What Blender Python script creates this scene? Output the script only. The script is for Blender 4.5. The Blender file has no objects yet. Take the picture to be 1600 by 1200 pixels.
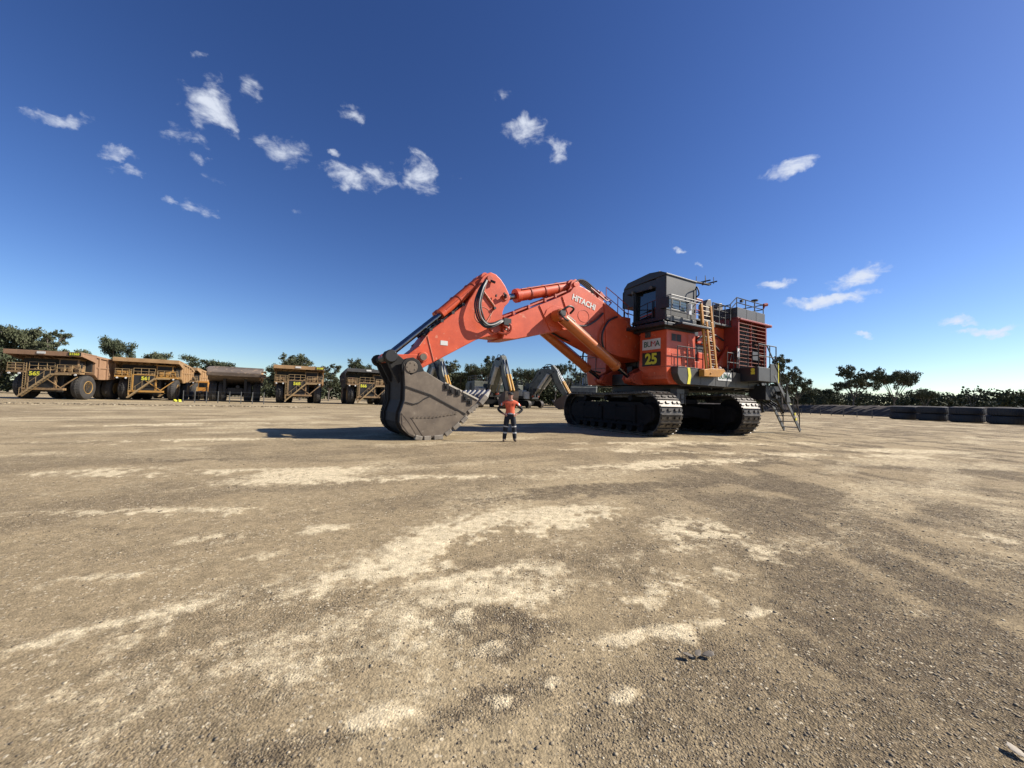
import bpy, math, random
import numpy as np
from mathutils import Vector, Matrix, noise as mnoise
rad = math.radians
sc = bpy.context.scene
# ---------------------------------------------------------------- camera, sky, sun, exposure
cam_d = bpy.data.cameras.new('camera'); cam = bpy.data.objects.new('camera', cam_d)
sc.collection.objects.link(cam); sc.camera = cam
cam_d.sensor_width = 36; cam_d.lens = 601/1600*36; cam_d.clip_start = .05; cam_d.clip_end = 12000
cam.matrix_world = Matrix.Translation((0, 0, 1.5)) @ Matrix.Rotation(rad(92.43), 4, 'X') @ Matrix.Rotation(rad(1.49), 4, 'Z')
SUN_EL, SUN_AZ = 37.0, 88.5          # azimuth clockwise from +Y
sd = bpy.data.lights.new('sun', 'SUN'); sd.energy = 5.0; sd.angle = rad(.5); sd.color = (1, .93, .82)
so = bpy.data.objects.new('sun', sd); sc.collection.objects.link(so)
sdir = Vector((math.sin(rad(SUN_AZ))*math.cos(rad(SUN_EL)), math.cos(rad(SUN_AZ))*math.cos(rad(SUN_EL)), math.sin(rad(SUN_EL))))
so.rotation_euler = sdir.to_track_quat('Z', 'Y').to_euler(); so.location = (60, 0, 60)
sc.view_settings.view_transform = 'Standard'; sc.view_settings.look = 'None'
sc.view_settings.exposure = 0.75; sc.view_settings.gamma = 1.0
w = bpy.data.worlds.new('World'); sc.world = w; w.use_nodes = True
NT = w.node_tree; NT.nodes.clear()
def wn(t, **k):
    n = NT.nodes.new(t)
    for a, v in k.items(): setattr(n, a, v)
    return n
def wl(a, b): NT.links.new(a, b)
def wmath(op, a, b=None, c=None, clamp=False):
    n = wn('ShaderNodeMath', operation=op); n.use_clamp = clamp
    for i, x in enumerate((a, b, c)):
        if x is None: continue
        if isinstance(x, (int, float)): n.inputs[i].default_value = x
        else: wl(x, n.inputs[i])
    return n.outputs[0]
sky = wn('ShaderNodeTexSky', sky_type='NISHITA'); sky.sun_disc = False
sky.sun_elevation = rad(SUN_EL); sky.sun_rotation = rad(SUN_AZ)
sky.altitude = 300; sky.air_density = 1.0; sky.dust_density = .4; sky.ozone_density = 3.5
hs = wn('ShaderNodeHueSaturation'); hs.inputs['Saturation'].default_value = 1.10; hs.inputs['Hue'].default_value = .511; hs.inputs['Value'].default_value = .77
gmm = wn('ShaderNodeGamma'); gmm.inputs['Gamma'].default_value = 1.24; wl(sky.outputs[0], gmm.inputs['Color']); wl(gmm.outputs[0], hs.inputs['Color'])
# small fair-weather clouds, each a soft patch around its own direction in the sky: azimuth, elevation, half sizes (deg), tilt, strength
CLOUDS = [(-40.15, 30.71, 2.75, 2.38, -16.0, 1.15),
          (-38.3, 29.95, 1.69, 1.49, -10.8, 1.1),
          (-41.64, 26.89, 2.28, 0.77, -0.6, 0.75),
          (-35.64, 33.55, 1.4, 0.91, 19.1, 0.7),
          (-50.19, 24.68, 1.8, 0.6, 14.1, 1.05),
          (-46.89, 23.11, 1.47, 0.52, 16.8, 0.75),
          (-46.26, 21.9, 1.25, 0.43, 9.5, 0.6),
          (-32.26, 29.0, 2.68, 1.66, 2.1, 0.8),
          (-39.81, 25.04, 0.86, 0.56, 19.0, 0.75),
          (-42.8, 20.51, 0.85, 0.52, 6.8, 0.8),
          (-39.66, 20.19, 1.74, 0.63, -0.8, 0.7),
          (-24.45, 34.64, 1.73, 0.76, -2.8, 0.95),
          (-22.1, 28.51, 4.88, 1.74, 7.4, 1.15),
          (-14.67, 30.23, 2.57, 2.44, -18.0, 1.1),
          (1.15, 35.77, 3.48, 1.81, -10.6, 1.25),
          (6.09, 34.02, 1.57, 1.96, 39.5, 1.1),
          (35.84, 26.87, 3.24, 0.92, 7.3, 1.15),
          (34.5, 14.93, 2.29, 0.68, -2.6, 1.3),
          (41.83, 14.73, 2.63, 1.04, 4.4, 1.35),
          (40.15, 12.58, 3.95, 0.79, 1.3, 1.45),
          (37.82, 12.54, 1.89, 0.59, -7.8, 1.3),
          (43.91, 14.67, 1.5, 0.53, -11.6, 1.2),
          (49.01, 8.97, 1.3, 0.43, -8.0, 1.3),
          (50.87, 7.81, 1.84, 0.42, -2.6, 1.3),
          (51.61, 7.24, 0.81, 0.35, -6.7, 1.1),
          (22.87, 20.89, 0.74, 0.32, -6.7, 0.8),
          (26.33, 18.73, 0.55, 0.24, -7.2, 0.7),
          (-26.29, 30.05, 0.95, 0.42, 4.7, 0.7),
          (-9.04, 30.13, 0.74, 0.55, -10.9, 0.6),
          (-38.24, 23.69, 1.22, 0.47, 7.0, 0.55),
          (-40.98, 34.44, 0.87, 0.36, 23.0, 0.6),
          (-2.84, 39.49, 1.44, 0.72, 21.5, 0.55),
          (-30.14, 23.16, 0.68, 0.36, 13.1, 0.5),
          (42.56, 8.55, 0.52, 0.21, -5.8, 0.6)]
tc = wn('ShaderNodeTexCoord'); sx = wn('ShaderNodeSeparateXYZ'); wl(tc.outputs['Generated'], sx.inputs[0])
X, Y, Z = sx.outputs
az = wmath('ARCTAN2', X, Y); el = wmath('ARCSINE', Z)
nw = wn('ShaderNodeTexNoise'); nw.inputs['Scale'].default_value = 13; nw.inputs['Detail'].default_value = 7; nw.inputs['Roughness'].default_value = .6
wl(tc.outputs['Generated'], nw.inputs['Vector']); sw = wn('ShaderNodeSeparateColor'); wl(nw.outputs['Color'], sw.inputs[0])
az = wmath('ADD', az, wmath('MULTIPLY', wmath('SUBTRACT', sw.outputs[0], .5), .10)); el = wmath('ADD', el, wmath('MULTIPLY', wmath('SUBTRACT', sw.outputs[1], .5), .075))
nz = wn('ShaderNodeTexNoise'); nz.inputs['Scale'].default_value = 19; nz.inputs['Detail'].default_value = 9; nz.inputs['Roughness'].default_value = .62
nz.inputs['Distortion'].default_value = .35
mpz = wn('ShaderNodeMapping'); mpz.inputs['Scale'].default_value = (1, 1, 1.9); mpz.inputs['Rotation'].default_value = (0, rad(12), 0); wl(tc.outputs['Generated'], mpz.inputs[0]); wl(mpz.outputs[0], nz.inputs['Vector'])
nz2 = wn('ShaderNodeTexNoise'); nz2.inputs['Scale'].default_value = 60; nz2.inputs['Detail'].default_value = 5
wl(tc.outputs['Generated'], nz2.inputs['Vector'])
nn = wmath('ADD', wmath('MULTIPLY', wmath('SUBTRACT', nz.outputs['Fac'], .5), 4.2), wmath('MULTIPLY', wmath('SUBTRACT', nz2.outputs['Fac'], .5), .9))
acc = None
for (a0, e0, ra, re, tl, st) in CLOUDS:
    da = wmath('SUBTRACT', az, rad(a0)); de = wmath('SUBTRACT', el, rad(e0))
    c, s = math.cos(rad(tl)), math.sin(rad(tl))
    u = wmath('ADD', wmath('MULTIPLY', da, c/rad(ra)), wmath('MULTIPLY', de, s/rad(ra)))
    v = wmath('ADD', wmath('MULTIPLY', da, -s/rad(re)), wmath('MULTIPLY', de, c/rad(re)))
    d2 = wmath('ADD', wmath('MULTIPLY', u, u), wmath('MULTIPLY', v, v))
    g = wmath('SUBTRACT', st, wmath('MULTIPLY', d2, st*.8))       # parabola, st at the centre
    acc = g if acc is None else wmath('MAXIMUM', acc, g)
mk = wmath('ADD', acc, nn)
ramp = wn('ShaderNodeMapRange'); ramp.interpolation_type = 'SMOOTHSTEP'
ramp.inputs['From Min'].default_value = .12; ramp.inputs['From Max'].default_value = 1.95
ramp.inputs['To Max'].default_value = .93
wl(mk, ramp.inputs['Value'])
edge = wmath('GREATER_THAN', acc, -1.2)
mask = wmath('MULTIPLY', ramp.outputs[0], edge)
mixc = wn('ShaderNodeMix', data_type='RGBA'); wl(mask, mixc.inputs['Factor']); wl(hs.outputs[0], mixc.inputs['A'])
mixc.inputs['B'].default_value = (6.9, 7.4, 8.4, 1)
bg = wn('ShaderNodeBackground'); bg.inputs['Strength'].default_value = .067
wl(mixc.outputs['Result'], bg.inputs['Color']); ow = wn('ShaderNodeOutputWorld'); wl(bg.outputs[0], ow.inputs[0])

# ---------------------------------------------------------------- helpers
COL = sc.collection
R = random.Random(7)
def link(o, parent=None):
    COL.objects.link(o)
    if parent is not None: o.parent = parent
    return o
def tag(o, label=None, cat=None, group=None, kind=None):
    if label: o['label'] = label
    if cat: o['category'] = cat
    if group: o['group'] = group
    if kind: o['kind'] = kind
    return o
def empty(name, loc, rz=0, parent=None):
    o = bpy.data.objects.new(name, None); o.empty_display_size = .3
    o.location = loc; o.rotation_euler = (0, 0, rad(rz)); return link(o, parent)
def copy_tree(o, parent=None):
    c = o.copy(); link(c)
    c.parent = parent
    for ch in list(o.children): copy_tree(ch, c)
    return c
def catmull(pts, n=6):
    P = [Vector(p) for p in pts]; P = [P[0]*2-P[1]] + P + [P[-1]*2-P[-2]]; out = []
    for i in range(1, len(P)-2):
        for k in range(n):
            t = k/n; a, b, c, d = P[i-1:i+3]
            out.append(.5*((2*b)+(-a+c)*t+(2*a-5*b+4*c-d)*t*t+(-a+3*b-3*c+d)*t**3))
    out.append(P[-2]); return out
class MB:
    def __init__(s): s.v = []; s.f = []; s.mi = []; s.cur = 0; s.T = None
    def add(s, vs, fs):
        o = len(s.v)
        if s.T is not None: vs = [s.T @ Vector(p) for p in vs]
        s.v += [tuple(p) for p in vs]; s.f += [tuple(i+o for i in f) for f in fs]; s.mi += [s.cur]*len(fs); return s
    def box(s, x0, x1, y0, y1, z0, z1):
        vs = [(x, y, z) for x in (x0, x1) for y in (y0, y1) for z in (z0, z1)]
        return s.add(vs, [(0,1,3,2),(4,6,7,5),(0,4,5,1),(2,3,7,6),(0,2,6,4),(1,5,7,3)])
    def bar(s, p0, p1, w=.05, h=None, up=(0,0,1)):
        h = w if h is None else h; p0 = Vector(p0); p1 = Vector(p1); d = (p1-p0)
        if d.length < 1e-6: return s
        d.normalize(); upv = Vector(up)
        if abs(d.dot(upv)) > .98: upv = Vector((1, 0, 0))
        a = d.cross(upv).normalized()*w/2; b = a.cross(d).normalized()*h/2
        vs = [q+i*a+j*b for q in (p0, p1) for i in (-1, 1) for j in (-1, 1)]
        return s.add(vs, [(0,1,3,2),(4,6,7,5),(0,4,5,1),(2,3,7,6),(0,2,6,4),(1,5,7,3)])
    def cyl(s, p0, p1, r, n=14, r1=None, caps=True):
        p0 = Vector(p0); p1 = Vector(p1); r1 = r if r1 is None else r1
        d = (p1-p0).normalized(); a = d.orthogonal().normalized(); b = d.cross(a)
        vs = []
        for q, rr in ((p0, r), (p1, r1)):
            for i in range(n):
                t = 2*math.pi*i/n; vs.append(q+(a*math.cos(t)+b*math.sin(t))*rr)
        fs = [(i, (i+1) % n, n+(i+1) % n, n+i) for i in range(n)]
        if caps: fs += [tuple(range(n))[::-1], tuple(range(n, 2*n))]
        return s.add(vs, fs)
    def tube(s, pts, r, n=6, caps=True):
        P = [Vector(p) for p in pts]; vs = []; N = len(P)
        a = None
        for i, p in enumerate(P):
            d = (P[min(i+1, N-1)]-P[max(i-1, 0)]).normalized()
            a = d.orthogonal().normalized() if a is None else (a-d*a.dot(d)).normalized()
            b = d.cross(a)
            for k in range(n):
                t = 2*math.pi*k/n; vs.append(p+(a*math.cos(t)+b*math.sin(t))*r)
        fs = [(i*n+k, i*n+(k+1) % n, (i+1)*n+(k+1) % n, (i+1)*n+k) for i in range(N-1) for k in range(n)]
        if caps: fs += [tuple(range(n))[::-1], tuple(range((N-1)*n, N*n))]
        return s.add(vs, fs)
    def prism(s, prof, y0, y1, axis='y'):
        n = len(prof)
        def m(p, t):
            return {'y': (p[0], t, p[1]), 'x': (t, p[0], p[1]), 'z': (p[0], p[1], t)}[axis]
        vs = [m(p, y0) for p in prof]+[m(p, y1) for p in prof]
        fs = [tuple(range(n)), tuple(range(n, 2*n))[::-1]]+[(i, n+i, n+(i+1) % n, (i+1) % n) for i in range(n)]
        return s.add(vs, fs)
    def lathe(s, prof, c, axis='y', n=24):           # prof: (offset along axis, radius)
        vs = []
        for (t, r) in prof:
            for k in range(n):
                a = 2*math.pi*k/n; u, v = r*math.cos(a), r*math.sin(a)
                vs.append({'y': (c[0]+u, c[1]+t, c[2]+v), 'x': (c[0]+t, c[1]+u, c[2]+v), 'z': (c[0]+u, c[1]+v, c[2]+t)}[axis])
        m_ = len(prof)
        fs = [(i*n+k, i*n+(k+1) % n, (i+1)*n+(k+1) % n, (i+1)*n+k) for i in range(m_-1) for k in range(n)]
        fs += [tuple(range(n))[::-1], tuple(range((m_-1)*n, m_*n))]
        return s.add(vs, fs)
    def rail(s, pts, h, r=.025, posts=None, mids=1, n=5):
        """handrail: pts are foot points, posts at each of them"""
        P = [Vector(p) for p in pts]; U = Vector((0, 0, h))
        for k in range(1, mids+2):
            s.tube([p+U*(k/(mids+1)) for p in P], r, n)
        for p in P: s.cyl(p, p+U, r, n, caps=False)
        return s
    def build(s, name, mat, parent=None, bevel=0, smooth=False, loc=None, recalc=True):
        me = bpy.data.meshes.new(name); me.from_pydata(s.v, [], s.f)
        for m_ in (mat if isinstance(mat, (list, tuple)) else [mat]): me.materials.append(m_)
        me.polygons.foreach_set('material_index', s.mi)
        if recalc:
            import bmesh
            b = bmesh.new(); b.from_mesh(me); bmesh.ops.recalc_face_normals(b, faces=b.faces); b.to_mesh(me); b.free()
        if smooth: me.polygons.foreach_set('use_smooth', [True]*len(me.polygons)); me.set_sharp_from_angle(angle=rad(38))
        o = bpy.data.objects.new(name, me); link(o, parent)
        if loc is not None: o.location = loc
        if bevel:
            m = o.modifiers.new('bevel', 'BEVEL'); m.width = bevel; m.segments = 2; m.limit_method = 'ANGLE'; m.angle_limit = rad(35)
        return o
MATS = {}
def mat(name, c1, c2=None, rough=.6, metal=0, scale=3, bump=.0, c3=None, t3=.62, stretch=(1, 1, 1), spec=.5, detail=8, bias=.5, wid=.14, bscale=None):
    """two tones mixed by noise, plus a third tone in sparse spots (dirt, chips)"""
    if name in MATS: return MATS[name]
    c2 = c2 or tuple(x*.7 for x in c1); c1 = tuple(x*.84 for x in c1); c2 = tuple(x*.84 for x in c2); c3 = tuple(x*.84 for x in c3) if c3 else None
    m = bpy.data.materials.new(name); m.use_nodes = True; nt = m.node_tree; p = nt.nodes['Principled BSDF']
    p.inputs['Roughness'].default_value = rough; p.inputs['Metallic'].default_value = metal; p.inputs['Specular IOR Level'].default_value = spec
    c2 = c2 or tuple(x*.7 for x in c1)
    t = nt.nodes.new('ShaderNodeTexCoord'); mp = nt.nodes.new('ShaderNodeMapping'); mp.inputs['Scale'].default_value = stretch
    nt.links.new(t.outputs['Object'], mp.inputs[0])
    def nzz(sc_, dt, off=0):
        n = nt.nodes.new('ShaderNodeTexNoise'); n.inputs['Scale'].default_value = sc_; n.inputs['Detail'].default_value = dt; n.inputs['Roughness'].default_value = .65
        if off:
            m2 = nt.nodes.new('ShaderNodeMapping'); m2.inputs['Location'].default_value = (off, off*.7, off*.3); nt.links.new(mp.outputs[0], m2.inputs[0]); nt.links.new(m2.outputs[0], n.inputs['Vector'])
        else: nt.links.new(mp.outputs[0], n.inputs['Vector'])
        return n
    def mr(src, a, b):
        r = nt.nodes.new('ShaderNodeMapRange'); r.inputs['From Min'].default_value = a; r.inputs['From Max'].default_value = b; nt.links.new(src, r.inputs['Value']); return r.outputs[0]
    def mix(f, a, b):
        x = nt.nodes.new('ShaderNodeMix'); x.data_type = 'RGBA'; nt.links.new(f, x.inputs['Factor'])
        for k, q in (('A', a), ('B', b)):
            if isinstance(q, tuple): x.inputs[k].default_value = (*q, 1)
            else: nt.links.new(q, x.inputs[k])
        return x.outputs['Result']
    n1 = nzz(scale, detail)
    col = mix(mr(n1.outputs['Fac'], bias-wid, bias+wid), tuple(c1), tuple(c2))
    if c3:
        n3 = nzz(scale*2.7, detail, 13.3); col = mix(mr(n3.outputs['Fac'], t3, t3+.09), col, tuple(c3))
    nt.links.new(col, p.inputs['Base Color'])
    nr = nzz(scale*5, 4, 5.1); nt.links.new(mr(nr.outputs['Fac'], -.5+.0, 1.5), p.inputs['Roughness']) if False else None
    if bump:
        b = nt.nodes.new('ShaderNodeBump'); b.inputs['Strength'].default_value = min(1, bump*10); b.inputs['Distance'].default_value = bump
        nb = nzz(bscale or scale*6, 6, 3.1); nt.links.new(nb.outputs['Fac'], b.inputs['Height']); nt.links.new(b.outputs[0], p.inputs['Normal'])
    MATS[name] = m; return m
def text(s, size, parent, material, origin, right, up, name='lettering', depth=.006, bold=.0, space=1.0, align='CENTER', sx=1.0):
    """flat lettering as a real thin mesh; origin = middle of the text, right/up = unit vectors in the parent's space"""
    cu = bpy.data.curves.new(name, 'FONT'); cu.body = s; cu.size = size; cu.extrude = depth/2; cu.offset = bold
    cu.align_x = align; cu.align_y = 'CENTER'; cu.space_character = space; cu.resolution_u = 3
    o = bpy.data.objects.new(name+'_c', cu); COL.objects.link(o)
    dg = bpy.context.evaluated_depsgraph_get(); me = bpy.data.meshes.new_from_object(o.evaluated_get(dg))
    bpy.data.objects.remove(o); bpy.data.curves.remove(cu)
    r = Vector(right).normalized(); u = Vector(up).normalized(); nrm = r.cross(u).normalized(); u = nrm.cross(r)
    M = Matrix(((r.x*sx, u.x, nrm.x, origin[0]), (r.y*sx, u.y, nrm.y, origin[1]), (r.z*sx, u.z, nrm.z, origin[2]), (0, 0, 0, 1)))
    me.transform(M); me.materials.clear(); me.materials.append(material); me.name = name
    ob = bpy.data.objects.new(name, me); return link(ob, parent)
# ---------------------------------------------------------------- materials
orange = mat('orange_paint', (.72, .108, .034), (.53, .07, .022), rough=.45, scale=1.5, c3=(.70, .28, .17), t3=.61, bump=.002, wid=.16)
orange_d = mat('orange_paint_dusty', (.50, .075, .03), (.42, .07, .032), rough=.5, scale=1.2, c3=(.50, .20, .13), t3=.62)
grey_p = mat('grey_paint', (.072, .070, .065), (.054, .052, .049), rough=.5, scale=1.5, c3=(.2, .18, .15), t3=.66)
dark_p = mat('dark_grey_paint', (.022, .024, .028), (.014, .016, .019), rough=.5, scale=2, c3=(.06, .055, .047), t3=.68)
black_p = mat('black_steel', (.02, .02, .021), (.012, .012, .013), rough=.55, scale=3, c3=(.06, .052, .045), t3=.64)
rubber = mat('black_hose_rubber', (.015, .015, .016), (.02, .02, .02), rough=.45, scale=8)
chrome = mat('chrome_rod', (.30, .31, .33), (.22, .23, .24), rough=.25, metal=1, scale=4)
steelw = mat('worn_steel', (.195, .152, .108), (.125, .095, .068), rough=.55, metal=.0, scale=2.2, c3=(.27, .225, .17), t3=.6, bump=.004, spec=.5)
bucket_in = mat('bucket_inside', (.10, .085, .07), (.07, .06, .05), rough=.6, scale=2)
bucket_bk = mat('bucket_back_steel', (.034, .031, .029), (.022, .021, .02), rough=.7, scale=1.2, c3=(.075, .065, .053), t3=.64, bump=.004, spec=.25)
tooth_m = mat('polished_tooth_steel', (.29, .25, .20), (.17, .145, .115), rough=.5, scale=5, c3=(.14, .115, .09), t3=.6)
shoe_m = mat('track_shoe_steel', (.115, .10, .083), (.045, .038, .032), rough=.5, metal=.35, scale=3, c3=(.32, .29, .25), t3=.62)
track_d = mat('track_frame_black', (.018, .017, .017), (.010, .010, .010), rough=.8, spec=.15, scale=2, c3=(.045, .038, .03), t3=.66)
yellow_l = mat('yellow_ladder_paint', (.55, .25, .03), (.42, .19, .03), rough=.45, scale=3, c3=(.22, .12, .05), t3=.64)
hi_yel = mat('hazard_yellow', (.78, .72, .06), (.7, .62, .05), rough=.5, scale=5, c3=(.2, .18, .05), t3=.66)
white_p = mat('white_panel', (.72, .72, .69), (.62, .62, .58), rough=.5, scale=4, c3=(.42, .38, .32), t3=.66)
num_blk = mat('number_plate_black', (.012, .012, .012), (.02, .02, .02), rough=.5)
num_yel = mat('number_yellow', (.75, .72, .05), (.68, .64, .05), rough=.5, scale=6)
sign_grn = mat('sign_green', (.02, .10, .06), (.03, .12, .07), rough=.5)
sign_red = mat('sign_red', (.5, .04, .03), (.45, .04, .03), rough=.5)
cyl_or = mat('cylinder_paint_orange', (.58, .16, .035), (.46, .12, .032), rough=.3, scale=1, c3=(.6, .3, .16), t3=.63)
glass = mat('cab_glass', (.012, .016, .018), (.01, .014, .016), rough=.04, spec=.9)
glass_b = mat('side_window_glass', (.10, .14, .15), (.07, .10, .11), rough=.08, spec=.8)
lamp_w = mat('lamp_glass', (.7, .7, .68), (.6, .6, .58), rough=.15)
red_core = mat('radiator_red', (.33, .045, .03), (.25, .035, .025), rough=.5, scale=2, c3=(.38, .16, .11), t3=.64)
louvre_m = mat('louvre_dusty_red', (.42, .19, .14), (.33, .12, .085), rough=.5, scale=4, c3=(.5, .36, .28), t3=.6)

# ---------------------------------------------------------------- crawler tracks (shared by all excavators)
def crawler(root, off, axis_deg, hl=3.2, Rr=1.04, wd=1.27, nsh=52, detail=True, fm=None, sm=None, origin=(0, 0)):
    """off: lateral offset of the track's centre line; axis_deg: direction of its length in the root's frame"""
    fm = fm or track_d; sm = sm or shoe_m
    A = Matrix.Translation((origin[0], origin[1], 0)) @ Matrix.Rotation(rad(axis_deg), 4, 'Z') @ Matrix.Translation((0, off, 0))
    fr = MB(); fr.T = A
    prof = [(-hl-.25, .72), (-hl+.3, .38), (hl-.3, .38), (hl+.25, .72), (hl+.25, 1.25), (hl-.5, 1.58), (-hl+.5, 1.58), (-hl-.25, 1.25)]
    fr.prism(prof, -wd*.36, wd*.36)
    if detail:
        for s in (-1, 1):
            y0, y1 = (wd*.36, wd*.42) if s > 0 else (-wd*.42, -wd*.36)
            fr.box(-hl+.75, -.3, y0, y1, .62, 1.32); fr.box(-.1, hl-.85, y0, y1, .62, 1.32)
            for k in range(4): fr.box(-hl+1+k*1.5, -hl+1.12+k*1.5, y0-.01, y1+.02, .5, 1.45)
            fr.box(-hl+.4, hl-.4, y0-.015, y1+.015, .40, .52)
    o = fr.build('crawler_track', fm, root, bevel=.03 if detail else 0)
    bl = MB(); per = 4*hl+2*math.pi*Rr
    for i in range(nsh):
        s_ = per*i/nsh
        if s_ < 2*hl: u, z, th = -hl+s_, 0, 0
        elif s_ < 2*hl+math.pi*Rr: t = (s_-2*hl)/Rr; u, z, th = hl+Rr*math.sin(t), Rr-Rr*math.cos(t), t
        elif s_ < 4*hl+math.pi*Rr:
            q = (s_-2*hl-math.pi*Rr); u, z, th = hl-q, 2*Rr-.05*math.sin(math.pi*q/(2*hl)), math.pi
        else: t = (s_-4*hl-math.pi*Rr)/Rr; u, z, th = -hl-Rr*math.sin(t), Rr+Rr*math.cos(t), math.pi+t
        M = A @ Matrix.Translation((u, 0, z)) @ Matrix.Rotation(-th, 4, 'Y')
        bl.T = M; p = per/nsh
        bl.cur = 0; bl.box(-p*.47, p*.47, -wd/2, wd/2, .02, .075)
        if detail:
            bl.box(-p*.47, -p*.30, -wd/2, wd/2, -.035, .02)
            for k, (ya, yb) in enumerate(((-.47, -.30), (-.16, .0), (.16, .30), (.38, .5))):
                bl.box(p*.02, p*.34, ya*wd, yb*wd, -.03, .02)
            bl.box(-p*.5, p*.5, -.26, -.16, .075, .22); bl.box(-p*.5, p*.5, .16, .26, .075, .22)
        else: bl.box(-p*.15, p*.15, -wd/2, wd/2, -.04, .02)
    bl.T = None
    bl.build('track_belt', sm, o)
    for nm, u, r_ in (('drive_sprocket', hl, Rr-.16), ('idler_wheel', -hl, Rr-.16)):
        q = MB(); q.T = A; q.lathe([(-wd*.34, .2), (-wd*.34, r_*.5), (-.2, r_*.62), (-.14, r_), (.14, r_), (.2, r_*.62), (wd*.44, r_*.5), (wd*.44, .2)], (u, 0, Rr), 'y', 22)
        if detail:
            for k in range(10): t = k*math.pi/5; q.cyl((u+r_*.38*math.cos(t), wd*.44, Rr+r_*.38*math.sin(t)), (u+r_*.38*math.cos(t), wd*.47, Rr+r_*.38*math.sin(t)), .035, 6)
        q.T = None; q.build(nm, fm, o, smooth=True)
    if detail:
        for k in range(8):
            q = MB(); q.T = A; u = -hl+.45+k*(2*hl-.9)/7
            q.lathe([(-wd*.4, .14), (-wd*.4, .24), (-.2, .28), (-.2, .2), (.2, .2), (.2, .28), (wd*.4, .24), (wd*.4, .14)], (u, 0, .36), 'y', 14)
            q.T = None; q.build('roller', fm, o, smooth=True)
        for k in range(3):
            q = MB(); q.T = A; q.cyl((-2+2*k, -wd*.4, 2*Rr-.3), (-2+2*k, wd*.4, 2*Rr-.3), .15, 12); q.T = None; q.build('carrier_roller', fm, o, smooth=True)
    return o
# ---------------------------------------------------------------- the orange mining excavator (local x = forward, y = its left, z = up)
ex = empty('mining_excavator', (8.0, 22.4, 0), 211)
tag(ex, 'huge orange mining excavator numbered 25 resting its big bucket on the dirt', 'excavator')
T_AX = 82
uc = MB(); uc.T = Matrix.Translation((-.15, 0, 0)) @ Matrix.Rotation(rad(T_AX-90), 4, 'Z')
uc.box(-2.3, 2.3, -1.5, 1.5, .75, 1.55); uc.box(-1.6, 1.6, -1.9, 1.9, 1.55, 1.8)
for s in (-1, 1):
    for q in (-1, 1): uc.bar((s*1.2, q*1.1, 1.2), (s*2.4, q*1.9, 1.0), .8, .6)
uc.T = None; uc.build('car_body', track_d, ex, bevel=.04)
sl = MB(); sl.cyl((0, 0, 1.8), (0, 0, 2.15), 1.95, 40); sl.cyl((0, 0, 2.15), (0, 0, 2.46), 2.1, 40)
for k in range(36): t = k*math.pi/18; sl.cyl((1.98*math.cos(t), 1.98*math.sin(t), 2.0), (1.98*math.cos(t), 1.98*math.sin(t), 2.16), .05, 6)
sl.build('slew_ring', black_p, ex, smooth=True)
crawler(ex, -2.7, T_AX, origin=(-.15, 0)); crawler(ex, 2.7, T_AX, origin=(-.15, 0))
# small grey box with a guard hanging between the tracks
g = MB(); g.box(.6, 1.2, 2.3, 2.7, 1.55, 2.3); g.rail([(.55, 2.72, 1.5), (.9, 2.72, 1.5), (1.25, 2.72, 1.5)], .55, .02); g.build('grease_box', grey_p, ex, bevel=.02)
# --- revolving deck
d = MB()
d.box(-6.6, 1.2, -2.85, 2.85, 2.46, 3.3); d.box(1.2, 2.25, -.75, .75, 2.5, 3.1)
d.box(-6.6, 1.0, 2.85, 2.9, 2.7, 3.3)
for k in range(6): d.box(-5.9+k*1.1, -5.8+k*1.1, -2.4, 2.9, 2.36, 2.46)
d.build('deck', dark_p, ex, bevel=.02)
sk = MB(); prof = [(1.95, 3.33), (-6.4, 3.33), (-6.2, 2.86), (-5.6, 2.52), (1.45, 2.52), (1.78, 2.72), (1.95, 3.02)]
sk.prism(prof, 2.9, 3.28)
sk.box(-1.35, 1.95, 2.9, 3.3, 3.335, 3.365)
for a in (.1, -1.2, -3.1, -4.4): sk.box(a-.012, a+.012, 3.275, 3.292, 2.55, 3.31)
so_ = sk.build('deck_skirt', grey_p, ex, bevel=.015)
ys = MB(); ys.prism([(1.22, 3.34), (1.02, 3.34), (.92, 2.95), (1.02, 2.53), (1.24, 2.53), (1.14, 2.95)], 3.28, 3.30); ys.build('hazard_stripe', hi_yel, so_)
# BUMA sign on the skirt
sg = MB(); sg.box(-2.62, -1.35, 3.285, 3.305, 2.84, 3.29); b1 = sg.build('name_sign', white_p, so_)
text('BUMA', .40, so_, sign_grn, (-1.98, 3.31, 3.06), (-1, 0, 0), (0, 0, 1), bold=.006)
# --- left module under the cab
lm = MB()
lm.prism([(2.3, 5.2), (2.32, 3.4), (2.28, 2.75), (2.1, 2.52), (.02, 2.52), (.02, 5.22)], 1.25, 2.9)
lo = lm.build('left_module', orange, ex, bevel=.035)
q = MB(); q.box(2.3, 2.335, 1.27, 2.88, 3.34, 3.36)
for a0, a1, z0, z1 in ((1.95, 1.2, 4.66, 5.02), (1.9, 1.15, 3.5, 4.0)):
    q.box(a1-.03, a0+.03, 2.9, 2.915, z0-.03, z0); q.box(a1-.03, a0+.03, 2.9, 2.915, z1, z1+.03); q.box(a1-.03, a1, 2.9, 2.915, z0, z1); q.box(a0, a0+.03, 2.9, 2.915, z0, z1)
for a in (.62, .0): q.box(a+.02, a+.035, 2.9, 2.908, 3.36, 5.2)
for k in range(7): q.cyl((2.3, 1.4+k*.22, 2.9), (2.335, 1.4+k*.22, 2.9), .02, 6)
q.build('panel_trim', orange_d, lo)
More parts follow.
